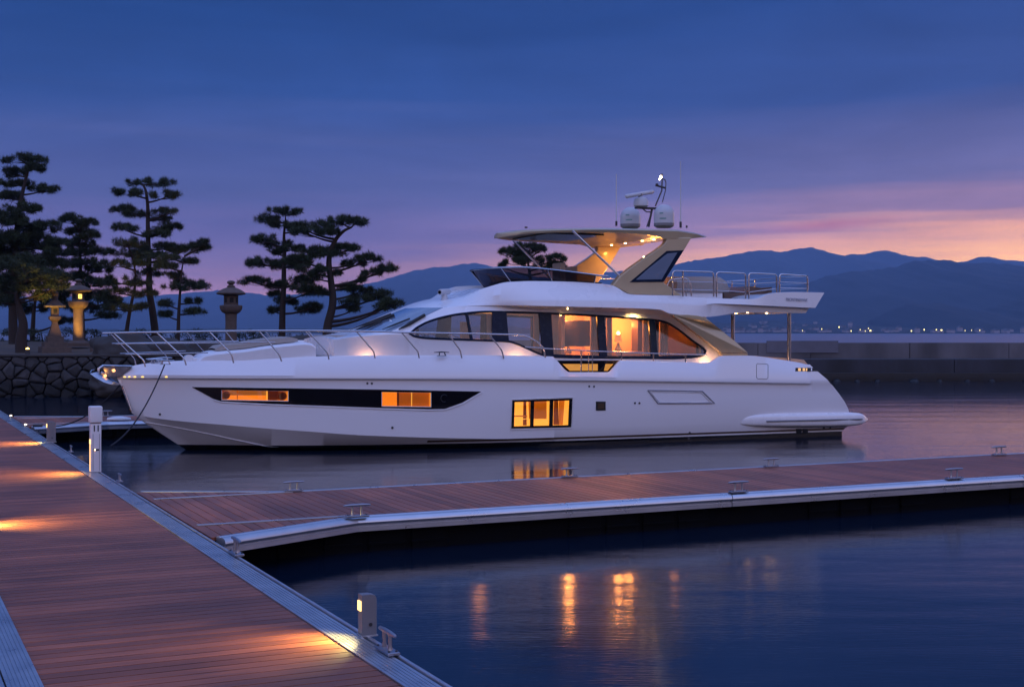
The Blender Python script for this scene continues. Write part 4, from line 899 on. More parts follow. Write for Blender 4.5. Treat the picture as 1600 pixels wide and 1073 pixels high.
# --- hardtop
xn = yl(776, 371, 0).x; tpf = curve3([(778, 370, 0), (800, 361, 1.2), (846, 353, 2.0), (947, 353.5, 2.1), (1060, 356.5, 2.1), (1092, 361.5, 2.0), (1105, 366.5, 1.9)])
ztop = lambda x: linf([(yl(1105, 366.5, 1.9).x, yl(1105, 367.5, 1.9).z), (yl(1092, 361, 1.95).x, yl(1092, 363, 1.95).z), (yl(1060, 357, 2.05).x, yl(1060, 358.5, 2.05).z), (yl(947, 354, 2.1).x, yl(947, 355.5, 2.1).z), (yl(846, 353.5, 2.0).x, yl(846, 354.5, 2.0).z), (yl(808, 359.5, 1.6).x, yl(808, 360, 1.6).z), (xn, yl(776, 369, 0).z)])(x)
zbot = lambda x: linf([(yl(1105, 366.5, 1.9).x, yl(1105, 370, 1.9).z), (yl(1078, 372, 2).x, yl(1078, 373, 2).z), (yl(1037, 373, 2.05).x, yl(1037, 373, 2.05).z), (yl(1020, 367, 2.1).x, yl(1020, 367, 2.1).z), (yl(946, 362.5, 2.1).x, yl(946, 362.5, 2.1).z), (yl(846, 360.5, 2.0).x, yl(846, 360.5, 2.0).z), (yl(808, 366.5, 1.6).x, yl(808, 366.5, 1.6).z), (xn, yl(776, 372, 0).z)])(x)
xaft = yl(1105, 368, 1.8).x; NH = 60; rowsH = []
for k in range(NH+1):
    t = k/NH; x = xaft+(xn-xaft)*(1-(1-t)**1.6)
    t2 = (x-xaft)/(xn-xaft); wv = 2.1*max(.0001, 1-max(0, (t2-.45)/.55)**2.3)**.62*(.86+.14*min(1, t2*5)); zt, zb = ztop(x), zbot(x); sec = []
    for u in (-1, -.985, -.94, -.8, -.6, -.3, 0, .3, .6, .8, .94, .985, 1): sec.append(Vector((x, wv*u, zt+.035*(1-u*u)-.05*max(0, abs(u)-.93)/.07)))
    for u in (.985, .94, .9, .8, .6, .3, 0, -.3, -.6, -.8, -.9, -.94, -.985): sec.append(Vector((x, wv*u, zb+(.0 if abs(u) > .93 else .035))))
    rowsH.append(sec)
mb = MB(); mb.grid(rowsH, closed=True); n_ = len(rowsH[0]); mb.add(rowsH[0], [tuple(range(n_))]); mb.add(rowsH[-1], [tuple(range(n_))[::-1]]); ht = mb.build('hardtop', M['gold'], yacht, smooth=35)
xs_ = [yl(p_, 365, 1)[0] for p_ in (852, 940)]; mb = MB(); mb.box(((xs_[0]+xs_[1])/2, 0, zbot(xs_[1])+.015), (xs_[0]-xs_[1], 2.3, .03)); mb.build('sunroof_panel', M['black'], yacht, smooth=0)
# arch legs (mirrored pair) with dark inset glass
leg = [(957.5, 445.5), (968, 432), (985, 418.5), (1007, 403), (1027, 390), (1038, 381.5), (1041.5, 376), (1040, 371), (1081, 371), (1068.5, 392), (1037, 441.5), (1066, 461.8), (984, 459.5)]
hole = [(984, 441), (1009, 420), (1042, 392), (1068.6, 391), (1037, 440.5)]
for sg in (1, -1):
    for nm_, poly, v, th, m_ in (('arch_leg', leg, 2.06, .20, M['gold']), ('arch_window', hole, 2.075, .03, M['mull']), ('arch_window_pane', [(994, 437), (1014, 419), (1043, 396), (1058.5, 394.5), (1034, 436.5)], 2.082, .02, M['wscreen'])):
        P = [yl(x, y, v+(.0 if nm_ != 'arch_leg' else 0)) for x, y in poly]; P = [Vector((p.x, p.y*sg, p.z)) for p in P]; mb = MB(); mb.prism(P, (0, -th*sg, 0)); o = mb.build(nm_, m_, yacht, smooth=0)
        md = o.modifiers.new('bev', 'BEVEL'); md.width = .02 if nm_ == 'arch_leg' else .004; md.segments = 3; md.limit_method = 'ANGLE'
    mb = MB(); a = yl(895, 361, 1.9); b = yl(968, 431.5, 1.98); mb.tube([Vector((a.x, a.y*sg, a.z)), Vector((b.x, b.y*sg, b.z))], .029, 10); mb.build('hardtop_strut', M['steel'], yacht)
# downlights in hardtop
for px, py, v in ((955.5, 379.5, -1.0), (977, 376.6, -.7), (1003.6, 371.3, .2), (1021.6, 370.3, .6)):
    zt = zbot(yl(px, py, v).x)+.03; 
    for _ in range(8):
        tt = (zt-CH)/((HY-py)/F); v = (Vector(((px-CX)/F*tt, tt))-O).dot(Pv); zt = zbot((Vector(((px-CX)/F*tt, tt))-O).dot(Fv))+.03
    p = Vector(((Vector(((px-CX)/F*tt, tt))-O).dot(Fv), v, zt-.01)); mb = MB(); mb.lathe([(.03, .0), (.03, .03)], p, 12); mb.build('downlight', M['bulb'], yacht)
lamp('flybridge_light', (yl(1000, 380, -.8).x, -.8, zbot(yl(1000, 380, -.8).x)-.12), 30, AMBER, yacht, 'SPOT', .05, aim((0, -.5, -1)), 150, .6)
lamp('flybridge_light', (yl(1010, 400, -1.2).x, -1.1, 4.25), 75, AMBER, yacht, radius=.06)
mb = MB(); mb.lathe([(.025, 0), (.025, .03), (.015, .04)], yl(1006, 403, 1.9), 10); mb.build('downlight', M['bulb'], yacht)
# domes, radar, mast, antennas
def dome(name, px, pyb, v, r_, h_, m_=None):
    p = yl(px, pyb, v); o = empty(name); o.parent = yacht; o.location = p
    prof = [(r_*.7, -.02), (r_*.98, .03), (r_, .10)]; mb = MB(); mb.lathe(prof, n=32); mb.build('base_ring', M['pgrey'], o)
    pr = [(r_*.995, .10)]+[(r_*math.cos(a), (h_-r_*1.02)+r_*1.02*math.sin(a)) for a in np.linspace(0, math.pi/2-.03, 14)]; mb = MB(); mb.lathe(pr, n=32); mb.build('dome_shell', M['white'], o)
    mt = mat('faded_green_mark', (.16, .32, .30), .5, nscale=30, namt=.3)
    for zz_, wd_ in ((.32*h_, .8), (.55*h_, .45)):
        mb = MB(); rw = []
        for hh in (zz_, zz_+.035): rw.append([Vector((math.cos(a)*(r_+.003), math.sin(a)*(r_+.003), hh)) for a in np.linspace(.62-.0, .62+wd_*.8, 8)])
        mb.grid(rw); mb.build('marking', mt, o, smooth=60)
    return o
dome('satellite_dome', 985, 356, -.9, .28, .57); dome('satellite_dome', 1037.5, 355, .9, .27, .60)
p = yl(1001.5, 316, 0); rad = empty('radar'); rad.parent = yacht; rad.location = (0, 0, 0)
mb = MB(); mb.lathe([(.15, 0), (.20, .03), (.20, .14), (.17, .22), (.08, .27)], p-Vector((0, 0, .13)), 24); mb.build('pedestal', M['white'], rad)
a, b = yl(977.5, 307, .25), yl(1021, 299.5, -.25); mb = MB(); mb.tube([a.lerp(b, -.0), a.lerp(b, .04), a.lerp(b, .96), b], [.03, .055, .055, .03], 12); mb.build('scanner_bar', M['white'], rad)
mb = MB(); mb.tube([yl(1001, 307, 0), yl(1000, 303, 0)], .06, 12); mb.build('turntable', M['pgrey'], rad)
mb = MB(); mb.box(p+Vector((-.16, 0, -.155)), (.62, .16, .05)); mb.tube([yl(1004, 326, 0), yl(1010, 331, 0), yl(1018, 331.5, 0)], .016, 6); mb.tube([yl(1019, 326, 0), yl(1015, 345, 0), yl(1013.5, 354.5, 0)], .03, 8); mb.tube([yl(1017, 335, 0.1), yl(1010.5, 354.5, .1)], .016, 6); mb.tube([yl(1024, 322, 0), yl(1034, 298, 0), yl(1034.5, 283, 0), yl(1034, 274, 0)], .020, 8); mb.tube([yl(1035, 316, .1), yl(1040, 297, .1), yl(1040.5, 285, 0), yl(1039, 281, 0), yl(1034, 279, 0)], .014, 8); mb.tube([yl(1024.5, 289.5, 0), yl(1040, 294, 0)], .028, 8); mb.tube([yl(1026.5, 290, 0), yl(1026.5, 287, 0)], .04, 8); mb.tube([yl(1034, 275, 0), yl(1034, 272, 0)], .035, 8)
mast = mb.build('mast', M['dark_steel'], yacht)
mb = MB(); mb.lathe([(.01, -.04), (.03, -.03), (.035, 0), (.03, .03), (.01, .04)], yl(1032.5, 276.5, .06), 10); mb.lathe([(.01, -.03), (.026, 0), (.01, .03)], yl(1030.8, 279.8, .08), 10); mb.build('anchor_light', emit('anchor_light_glow', (1, .80, .66), 12), mast)
for px, y0, y1, v in ((963, 272, 353, -1.3), (1063.5, 252, 356, 1.2)):
    mb = MB(); a, b = yl(px, y1, v), yl(px, y0, v); mb.tube([a, a.lerp(b, .06), a.lerp(b, .07), b], [.028, .028, .020, .012], 8); an = mb.build('whip_antenna', M['white'], yacht); mb = MB(); mb.tube([a, a.lerp(b, .09)], .032, 8); mb.build('antenna_base', M['dark_steel'], an)
mb = MB(); mb.tube([yl(1073, 356, 1.3), yl(1073, 352.5, 1.3)], .025, 8); mb.tube([yl(822, 356.5, 1.3), yl(822, 354.3, 1.3)], .04, 8); mb.build('nav_light', M['dark_steel'], yacht)
# searchlight camera on cabin roof
h, _ = hitp(694, 466.5, sup_bvh); h = yl(694.5, 464.5, .3) if h is None else h
h0_, _ = hitp(694.5, 468, sup_bvh); q0 = h0_+Vector((0, 0, .10)); VS = q0.y; cm = empty('searchlight'); cm.parent = yacht
mb = MB(); mb.lathe([(.10, -.12), (.07, -.02), (.06, .04)], q0, 16); mb.build('mount', M['white'], cm)
a, b = yl(687, 456.5, VS+.1), yl(701.5, 455.5, VS-.1); mb = MB(); mb.tube([a.lerp(b, .0), a.lerp(b, .06), a.lerp(b, .94), b], [.062, .075, .075, .06], 16); mb.build('housing', M['white'], cm)
mb = MB(); mb.tube([a.lerp(b, -.03), a.lerp(b, .02)], .045, 14); mb.build('lens', M['black'], cm)
# --- helm seats and figures of furniture on flybridge
def yb(name, pxa, pya, pxb, pyb_, v, dep, m_, bev=.04):
    a, b = yl(pxa, pya, v), yl(pxb, pyb_, v); c = (a+b)/2; mb = MB(); mb.box((c.x, v-dep/2, c.z), (abs(a.x-b.x), dep, abs(a.z-b.z)), bev=bev); return mb.build(name, m_, yacht)
yb('helm_seat', 875, 410, 884, 442, .3, .5, M['cush']); yb('helm_seat', 893, 416, 903, 442, -.6, .5, M['cush']); yb('wet_bar', 1045, 432.5, 1073, 455, 0.2, .9, M['cream'], .02)
yb('wet_bar_side', 1045, 446, 1074, 462, .3, .08, M['teak'], .01)
# rounded sofa back
a, b = yl(1060, 446, .7), yl(1133, 446, .7); mb = MB(); prof = []
for k, (px) in enumerate((1052, 1060, 1100, 1124, 1130, 1134)):
    x = yl(px, 440, 1.2).x; top_ = (432, 432, 432, 433, 437, 447)[k]; zt = yl(px, top_, 1.2).z; zb = yl(px, 457, 1.2).z; zt2 = max(zt, zb+.02)
    prof.append([Vector((x, 1.35, zb)), Vector((x, 1.42, (zb+zt2)/2)), Vector((x, 1.36, zt2-.06)), Vector((x, 1.22, zt2)), Vector((x, 1.0, zt2)), Vector((x, .9, zb))])
mb.grid(prof); mb.add(prof[-1], [(0, 1, 2, 3, 4, 5)]); mb.add(prof[0], [(5, 4, 3, 2, 1, 0)]); mb.build('flybridge_sofa', M['cush'], yacht, smooth=50)
yb('sofa_plinth', 1052, 456.5, 1129, 470, 1.3, .5, M['gel'], .01)
yb('flybridge_table', 1131, 454, 1170, 457, .9, .7, M['teak'], .01); yb('table_plinth', 1131, 457.5, 1168, 470, 1.0, .5, M['darkwood'], .01)
P = [yl(x, y, .6) for x, y in ((1168, 470), (1168, 453), (1172, 447), (1190, 450), (1206, 448.5), (1206, 470))]; mb = MB(); mb.prism(P, (0, -1.2, 0)); mb.build('sunlounger', M['darkwood'], yacht, smooth=0)
# --- steel rails
def rnd(pts, r=.08, n=4):      # round the corners of a polyline
    out = [pts[0]]
    for a, b, c in zip(pts[:-2], pts[1:-1], pts[2:]):
        d0 = (a-b); d1_ = (c-b); e = min(r, d0.length*.45, d1_.length*.45); A_ = b+d0.normalized()*e; C_ = b+d1_.normalized()*e
        for k in range(n+1):
            t = k/n; out.append(A_*(1-t)**2+b*2*t*(1-t)+C_*t*t)
    out.append(pts[-1]); return out
def rail(name, pts, r=.019, both=True, n=8):
    for sg in ((1, -1) if both else (1,)):
        mb = MB(); mb.tube([Vector((p.x, p.y*sg, p.z)) for p in pts], r, n); mb.build(name, M['steel'], yacht, smooth=60)
for xa_, ya_, xb_, yb_, bot0, bot1 in ((1051, 423, 1115, 425, 462, 463.5), (1119.5, 425, 1165, 427, 464, 466.5), (1170, 426.5, 1213.5, 428.5, 467, 458.5), (1218, 428, 1261.5, 431, 457.5, 457.5)):
    v = 2.48; rail('flybridge_rail', rnd([yl(xa_, bot0, v), yl(xa_, ya_, v), yl(xb_, yb_, v), yl(xb_, bot1, v)], .09), .021)
    rail('mid_rail', [yl(xa_, lerp(ya_, bot0, .42), v), yl(xb_, lerp(yb_, bot1, .42), v)], .011); rail('mid_rail', [yl(xa_, lerp(ya_, bot0, .74), v), yl(xb_, lerp(yb_, bot1, .74), v)], .011)
rail('rail_post', [yl(1067, 424, 2.48), yl(1067, 463, 2.48)], .021); rail('stair_rail', rnd([yl(1072, 463, 1.9), yl(1072, 434.5, 1.9), yl(1076, 437, 1.9), yl(1080, 447, 1.9), yl(1080, 463, 1.9)], .08), .018, False); rail('stair_rail', rnd([yl(1042, 447, 1.9), yl(1046, 437, 1.9), yl(1072, 434.5, 1.9)], .08), .018, False)
xr = yl(1261.5, 430, 2.48).x
mb = MB()
for zf in (0, .42, .74):
    z_ = lerp(yl(1261.5, 431, 2.48).z, yl(1261.5, 457.5, 2.48).z, zf); mb.tube([(xr, -2.48, z_), (xr, 2.48, z_)], .019 if zf == 0 else .011, 8)
for y_ in (-1.2, 0, 1.2): mb.tube([(xr, y_, yl(1261.5, 431, 2.48).z), (xr, y_, yl(1261.5, 457.5, 2.48).z)], .019, 8)
mb.build('aft_rail', M['steel'], yacht)
# wing posts
for px, y0, y1, v, r_ in ((1233, 489, 565, 2.15, .05), ):
    a, b = yl(px, y0, v), yl(px, y1, v)
    for sg in (1, -1):
        mb = MB(); mb.tube([(a.x, sg*v, a.z), (a.x, sg*v, b.z)], r_, 16); mb.build('overhang_post', M['steel'], yacht)
a = yl(1145, 492, 1.0); mb = MB(); mb.tube([(a.x, 1.0, a.z), (a.x, 1.0, 1.2)], .05, 16); mb.build('overhang_post', M['steel'], yacht)
# cockpit
for px, v in ((1168, .8), (1198, .6), (1208, -.2), (1150, -.6)):
    zt = yl(1168, 488.5, 2.45).z+.02; x = yl(px, 492, v).x; mb = MB(); mb.lathe([(.03, 0), (.03, .03)], (x, v, zt), 12); mb.build('downlight', M['bulb'], yacht)
    lamp('cockpit_light', (x, v, zt-.04), 45, WARM, yacht, 'SPOT', .04, aim((0, 0, -1)), 150, .5)
P = [yl(x, y, 1.7) for x, y in ((1160, 554.6), (1200, 557.2), (1243, 560.5), (1256, 562), (1262, 569), (1264, 580), (1160, 580))]; mb = MB(); mb.prism(P, (0, -1.5, 0)); mb.build('cockpit_sofa', M['cream'], yacht)
# soffit light and side-deck courtesy lights
def fix(px, py, v, e, d, r_=.03, col=WARM, ang=150):
    p = yl(px, py, v); mb = MB(); mb.lathe([(r_, -.012), (r_, .012)], p, 12); mb.build('courtesy_light', M['bulb'], yacht); lamp('courtesy_lamp', p+Vector(d)*.08, e, col, yacht, 'SPOT', .03, aim(d), ang, .9)
fix(996, 483.8, 2.2, 40, (0, -.35, -1)); fix(887, 482.6, 2.16, 5, (0, -.35, -1), .010);  # the smaller fixture is an added one, kept for its streak on the water
for sg in (1, -1):
    for px, v, e in ((575, 1.84, 14.), (812, 2.30, 10.), (1108, 2.34, 4.0), (500, 1.2, .5)):
        p = yl(px, 558.5, v); p.z -= .16; mb = MB(); mb.box((p.x, p.y*sg, p.z-.02), (.06, .03, .03)); mb.build('courtesy_light', M['bulb'], yacht, smooth=0); lamp('courtesy_lamp', (p.x, (p.y-.05)*sg, p.z+.03), e, (1, .47, .20), yacht, radius=.03)
# --- foredeck trunk, sunpads
tf = pchip([(308, 564), (320, 554.5), (345, 550), (380, 547), (420, 541), (455, 537), (478, 535), (489, 537), (493.5, 541)]); tw = pchip([(308, .55), (345, .80), (380, 1.02), (420, 1.22), (455, 1.38), (493.5, 1.5)])
A0, A1, A2, A3 = [], [], [], []
for px in np.linspace(308, 493.5, 34):
    p = yl(px, tf(px), tw(px)); A0.append(Vector((p.x, p.y+.05, 1.3))); A1.append(p-Vector((0, 0, .05))); A2.append(p+Vector((0, -.06, .0))); A3.append(Vector((p.x, 0, p.z+.05)))
mb = MB(); mb.grid([A0, A1, A2, A3]); mb.grid([[Vector((p.x, -p.y, p.z)) for p in r_] for r_ in (A0, A1, A2, A3)])
for e in (0, -1):
    ring_ = [r_[e] for r_ in (A0, A1, A2, A3)]; mb.add(ring_+[Vector((p.x, -p.y, p.z)) for p in ring_], [(0, 1, 5, 4), (1, 2, 6, 5), (2, 3, 7, 6)])
mb.build('foredeck_trunk', M['gel'], yacht, smooth=40)
mb = MB(); rr = []
for px in np.linspace(340, 470, 16):
    p = yl(px, tf(px), tw(px)); w_ = tw(px)-.28; e_ = min(1, (px-338)/12, (474-px)/14); rr.append([Vector((p.x, y_, p.z+.05+(.11*e_**.5 if abs(y_) < w_*.99 else 0)-.02*(y_/w_)**2)) for y_ in (-w_, -w_*.97, -w_*.9, -w_*.3, 0, w_*.3, w_*.9, w_*.97, w_)])
mb.grid(rr); mb.build('sunpad', M['cush'], yacht, smooth=60)
yb('sunpad_headrest', 445, 531.5, 476, 536.5, .9, 1.8, M['gel'], .03)
# bow seat back in recess
xq = yl(530, 525, 0).x; mb = MB(); mb.box((yl(508, 540, 0).x, 0, 1.95), (.5, 2.6, .5), bev=.05); mb.build('bow_seat', M['cush'], yacht)
mb = MB(); mb.box((yl(535, 525, 0).x, 0, yl(535, 524, 0).z-.06), (.9, 2.2, .14), bev=.05); mb.build('bow_lounge_cushion', M['cush'], yacht)
# windlass cover, deck hardware
q1 = yl(296, 562, .35); mb = MB(); mb.tube([q1, q1+Vector((-.0, -.22, 0))], .12, 20); mb.box(q1+Vector((-.22, -.12, -.03)), (.3, .3, .16), bev=.03); mb.build('windlass_cover', M['gel'], yacht)
def yc_cleat(px, py, v, sc=1., rz=0, m_='steel'):
    p = yl(px, py, v); mb = MB(); mb.tube([p+Vector((-.10*sc, 0, 0)), p+Vector((-.07*sc, 0, .07*sc))], .014*sc, 8); mb.tube([p+Vector((.06*sc, 0, 0)), p+Vector((.05*sc, 0, .07*sc))], .014*sc, 8); mb.tube([p+Vector((-.19*sc, 0, .075*sc)), p+Vector((0, 0, .085*sc)), p+Vector((.19*sc, 0, .075*sc))], [.008*sc, .016*sc, .008*sc], 8); mb.box(p, (.22*sc, .05*sc, .012)); return mb.build('deck_cleat', M[m_], yacht)
yc_cleat(245, 567.5, .75, 1.1); yc_cleat(258, 569, .95, 1.1); yc_cleat(241, 565.5, -.2, 1.); yc_cleat(256, 564, -.5, 1.); yc_cleat(690, 555.5, 2.35, 1., m_='dark_steel')
# anchor and roller
fr_ = [yl(207, 572, .12), yl(162, 571, .12), yl(155, 576, .12), yl(155, 584, .12)]; 
for sg in (1, -1):
    mb = MB(); mb.tube([Vector((p.x, p.y*sg, p.z)) for p in fr_], .018, 8); mb.build('anchor_roller_frame', M['steel'], yacht)
mb = MB(); a, b = yl(163, 574, .1), yl(205, 586, .1); mb.prism([yl(160, 573.5, .09), yl(206, 573.5, .09), yl(190, 588, .09), yl(168, 588, .09)], (0, -.18, 0)); mb.build('bow_roller_plate', M['steel'], yacht, smooth=0)
anc = empty('anchor'); anc.parent = yacht
# plough anchor: shank plus two hollow flukes
sh = [yl(197, 586, 0), yl(175, 586, 0), yl(158, 582, 0)]; mb = MB(); mb.tube(sh, [.03, .03, .035], 8); mb.build('shank', M['steel'], anc)
tipA, heel, back = yl(188, 601, 0), yl(139, 583, 0), yl(158, 583, 0)
mb = MB()
for sg in (1, -1):
    rowsA = []
    for t in np.linspace(0, 1, 9):
        c = tipA.lerp(heel, t); w_ = .26*math.sin(min(1, t*1.15)*math.pi*.62)*sg; lo = c+Vector((0, w_, -.16*t*(1-t)*2.)); k_ = tipA.lerp(back, t)+Vector((0, .0, .02)); rowsA.append([k_, k_.lerp(lo, .5)+Vector((0, w_*.25, .02)), lo])
    mb.grid(rowsA)
mb.build('fluke', M['steel'], anc, smooth=50)
mb = MB(); mb.tube([yl(141, 582, .20), yl(143, 578.5, .1), yl(147, 577.5, 0), yl(143, 578.5, -.1), yl(141, 582, -.2)], .014, 6); mb.build('roll_bar', M['steel'], anc)
for px, py, v in ((177, 577, .16), (163.5, 585, .16)):
    p = yl(px, py, v); mb = MB(); mb.tube([p, yl(px+1.8, py+3.5, v)], .03, 8); mb.build('bow_light', emit('bow_light_glow', (1, .42, .14), 3), yacht); 
lamp('bow_lamp', yl(170, 581, .5), .35, AMBER, yacht, radius=.03)
for px in (195, 202.5, 211, 223, 260): 
    h, _ = hitp(px, 588.7, hull_bvh, .01)
    if h is not None: mb = MB(); mb.box(h, (.05, .012, .022)); mb.build('rub_rail_light', emit('small_amber', (1, .6, .12), 2.2), yacht, smooth=0)
# bow rail
RV = lambda px: linf([(163, .28), (178, .40), (230, .9), (300, 1.45), (400, 2.0), (520, 2.35), (650, 2.46), (860, 2.5)])(px)
trf = pchip([(163, 520.3), (230, 519), (330, 517.5), (430, 516.5), (560, 517), (640, 519.5), (720, 520.8), (800, 522.6)])
toprail = [yl(px, trf(px), RV(px)) for px in list(range(163, 800, 12))]+[yl(x, y, 2.5) for x, y in ((805, 522.8), (816, 523.5), (828, 527.5), (841, 535.6), (848.5, 543), (851, 550), (851.7, 558.5))]
rail('bow_rail', toprail, .021)
rail('bow_mid_rail', [yl(px, lerp(537, 534.5, (px-181)/250), RV(px)+.0) for px in (181, 200, 240, 300, 360, 430)], .013); rail('bow_mid_rail', [yl(px, 553.5-(px-196)*.02, RV(px)-.02) for px in (196, 220, 250, 290, 325)], .013)
for x0, x1, yk_, xb_, yb_ in ((178, 225, 563, 227, 571), (245, 288, 560, 291, 568.5), (327, 362, 553, 365, 565), (405, 436, 553, 440, 562.5), (481, 512, 551, 514, 559.5), (557, 584, 549, 586, 557.5), (628, 653, 549, 655, 557.5), (700, 719, 547, 721.5, 557.5), (764, 784, 547, 787, 558)):
    vb = RV(xb_)-.02; rail('stanchion', rnd([yl(x0, trf(x0)+.6, RV(x0)), yl(x1, yk_, vb), yl(xb_, yb_+2, vb)], .06), .017)
rail('side_rail', [yl(x, y, 2.5) for x, y in ((821, 542), (838, 543), (854, 544.5), (908, 547.5), (971, 550.2), (1021, 552), (1071, 553.7), (1104, 554))], .016)
for px, y0, y1 in ((908, 547.5, 584), (971, 550, 566), (1021, 552, 568), (1071, 553.5, 569)): rail('side_stanchion', [yl(px, y0, 2.5), yl(px, y1, 2.5)], .018)
rail('boarding_gate_rail', [yl(919.5, 552, 2.4), yl(919.5, 582, 2.4)], .012, False); rail('boarding_gate_rail', [yl(925.5, 552, 2.4), yl(925.5, 582, 2.4)], .012, False)
# bulwark cap rail of bright trim
# lettering on the wing
fc = bpy.data.curves.new('lettering', 'FONT'); fc.body = "PRONTINENVIA'"; fc.size = .125; fc.offset = -.002; fc.extrude = .004; fc.space_character = 1.02; fc.align_x = 'LEFT'
to = bpy.data.objects.new('tmp', fc); COL.objects.link(to); bpy.context.view_layer.update(); tm = bpy.data.meshes.new_from_object(to.evaluated_get(bpy.context.evaluated_depsgraph_get())); bpy.data.objects.remove(to)
h0 = yl(1228, 470.2, 2.625); h1 = yl(1262, 471.2, 2.635); ln = (h1-h0); wid_ = max(v.co.x for v in tm.vertices); sc_ = ln.length/wid_
ex = ln.normalized(); ez = Vector((0, 0, 1)); tm.transform(Matrix((( ex.x*sc_, 0, 0, h0.x), (ex.y*sc_, 0, 1, h0.y+.0), (ex.z*sc_, 1., 0, h0.z), (0, 0, 0, 1)))); tm.materials.clear(); tm.materials.append(mat('grey_letters', (.26, .25, .32), .5, nscale=5, namt=.05))
lo = bpy.data.objects.new('name_lettering', tm); COL.objects.link(lo); lo.parent = yacht
# ---- mooring lines
def L2W(p): return MY @ p
def rope(name, a, b, sag, label, mid_=None):
    a, b = Vector(a), Vector(b); pts = [a.lerp(b, k/20)-Vector((0, 0, sag*4*(k/20)*(1-k/20))) for k in range(21)]; mb = MB(); mb.tube(pts, .016, 8); o = mb.build(name, M['rope'], smooth=60); tag(o, label, 'rope', 'mooring ropes of the yacht')
rope('mooring_rope', L2W(yl(257, 570, .97)), gp(150, 697, DZ+.02)+Vector((.25, .15, 0)), .28, 'dark mooring rope from the near bow cleat down past the white pedestal')
rope('mooring_rope', L2W(yl(200, 585, -.45)), gp(72, 665.5, DZ+.05), .35, 'dark mooring rope crossing behind the pedestal to the far finger pier')
mb = MB(); mb.tube([gp(52, 664.5, .5), gp(66, 664.5, .5)], .035, 12); o = mb.build('dock_roller', M['dark_steel']); tag(o, 'small dark roller at the root of the far finger pier', 'roller')
p = gp(186, 657, DZ+.02); mb = MB(); mb.lathe([(.10, 0), (.16, .03), (.15, .08), (.05, .11)], n=14); o = mb.build('coiled_fitting', M['dock_white']); o.location = p; o.scale = (2., 1, 1); tag(o, 'low white fitting lying on the far finger pier near the bow', 'dock fitting')

# ================================================================== SHORE
# ground behind the wall
t = M['wall'].node_tree; b_ = t.nodes['Principled BSDF']; src = b_.inputs['Base Color'].links[0].from_socket
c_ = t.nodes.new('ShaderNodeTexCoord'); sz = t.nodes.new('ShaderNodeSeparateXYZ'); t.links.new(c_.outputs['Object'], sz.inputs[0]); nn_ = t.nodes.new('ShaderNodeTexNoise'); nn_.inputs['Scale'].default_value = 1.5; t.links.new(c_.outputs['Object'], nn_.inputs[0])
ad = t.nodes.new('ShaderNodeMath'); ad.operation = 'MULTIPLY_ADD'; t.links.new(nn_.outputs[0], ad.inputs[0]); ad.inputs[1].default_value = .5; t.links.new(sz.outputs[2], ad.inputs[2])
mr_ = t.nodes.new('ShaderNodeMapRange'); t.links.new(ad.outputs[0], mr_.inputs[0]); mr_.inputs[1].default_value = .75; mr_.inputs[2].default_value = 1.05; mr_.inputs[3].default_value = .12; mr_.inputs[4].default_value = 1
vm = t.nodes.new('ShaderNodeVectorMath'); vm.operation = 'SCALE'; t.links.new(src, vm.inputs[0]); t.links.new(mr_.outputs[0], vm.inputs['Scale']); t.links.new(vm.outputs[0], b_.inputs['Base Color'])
gx = np.linspace(-75, 8, 60); gy = [57.2, 58, 60, 63, 66, 70, 76, 84, 92, 96]
mb = MB(); rws = []
for j, y in enumerate(gy):
    row = []
    for x in gx:
        z = linf([(57, 1.72), (62, 1.78), (67, 2.05), (75, 2.25), (92, 2.2), (96, -1)])(y)+noise.noise(Vector((x*.3, y*.3, 0)))*.06
        if x > 3: z = z-(x-3)*.7
        row.append((x, y, z))
    rws.append(row)
mb.grid(rws); tag(mb.build('ground', M['soil'], smooth=60), kind='structure')
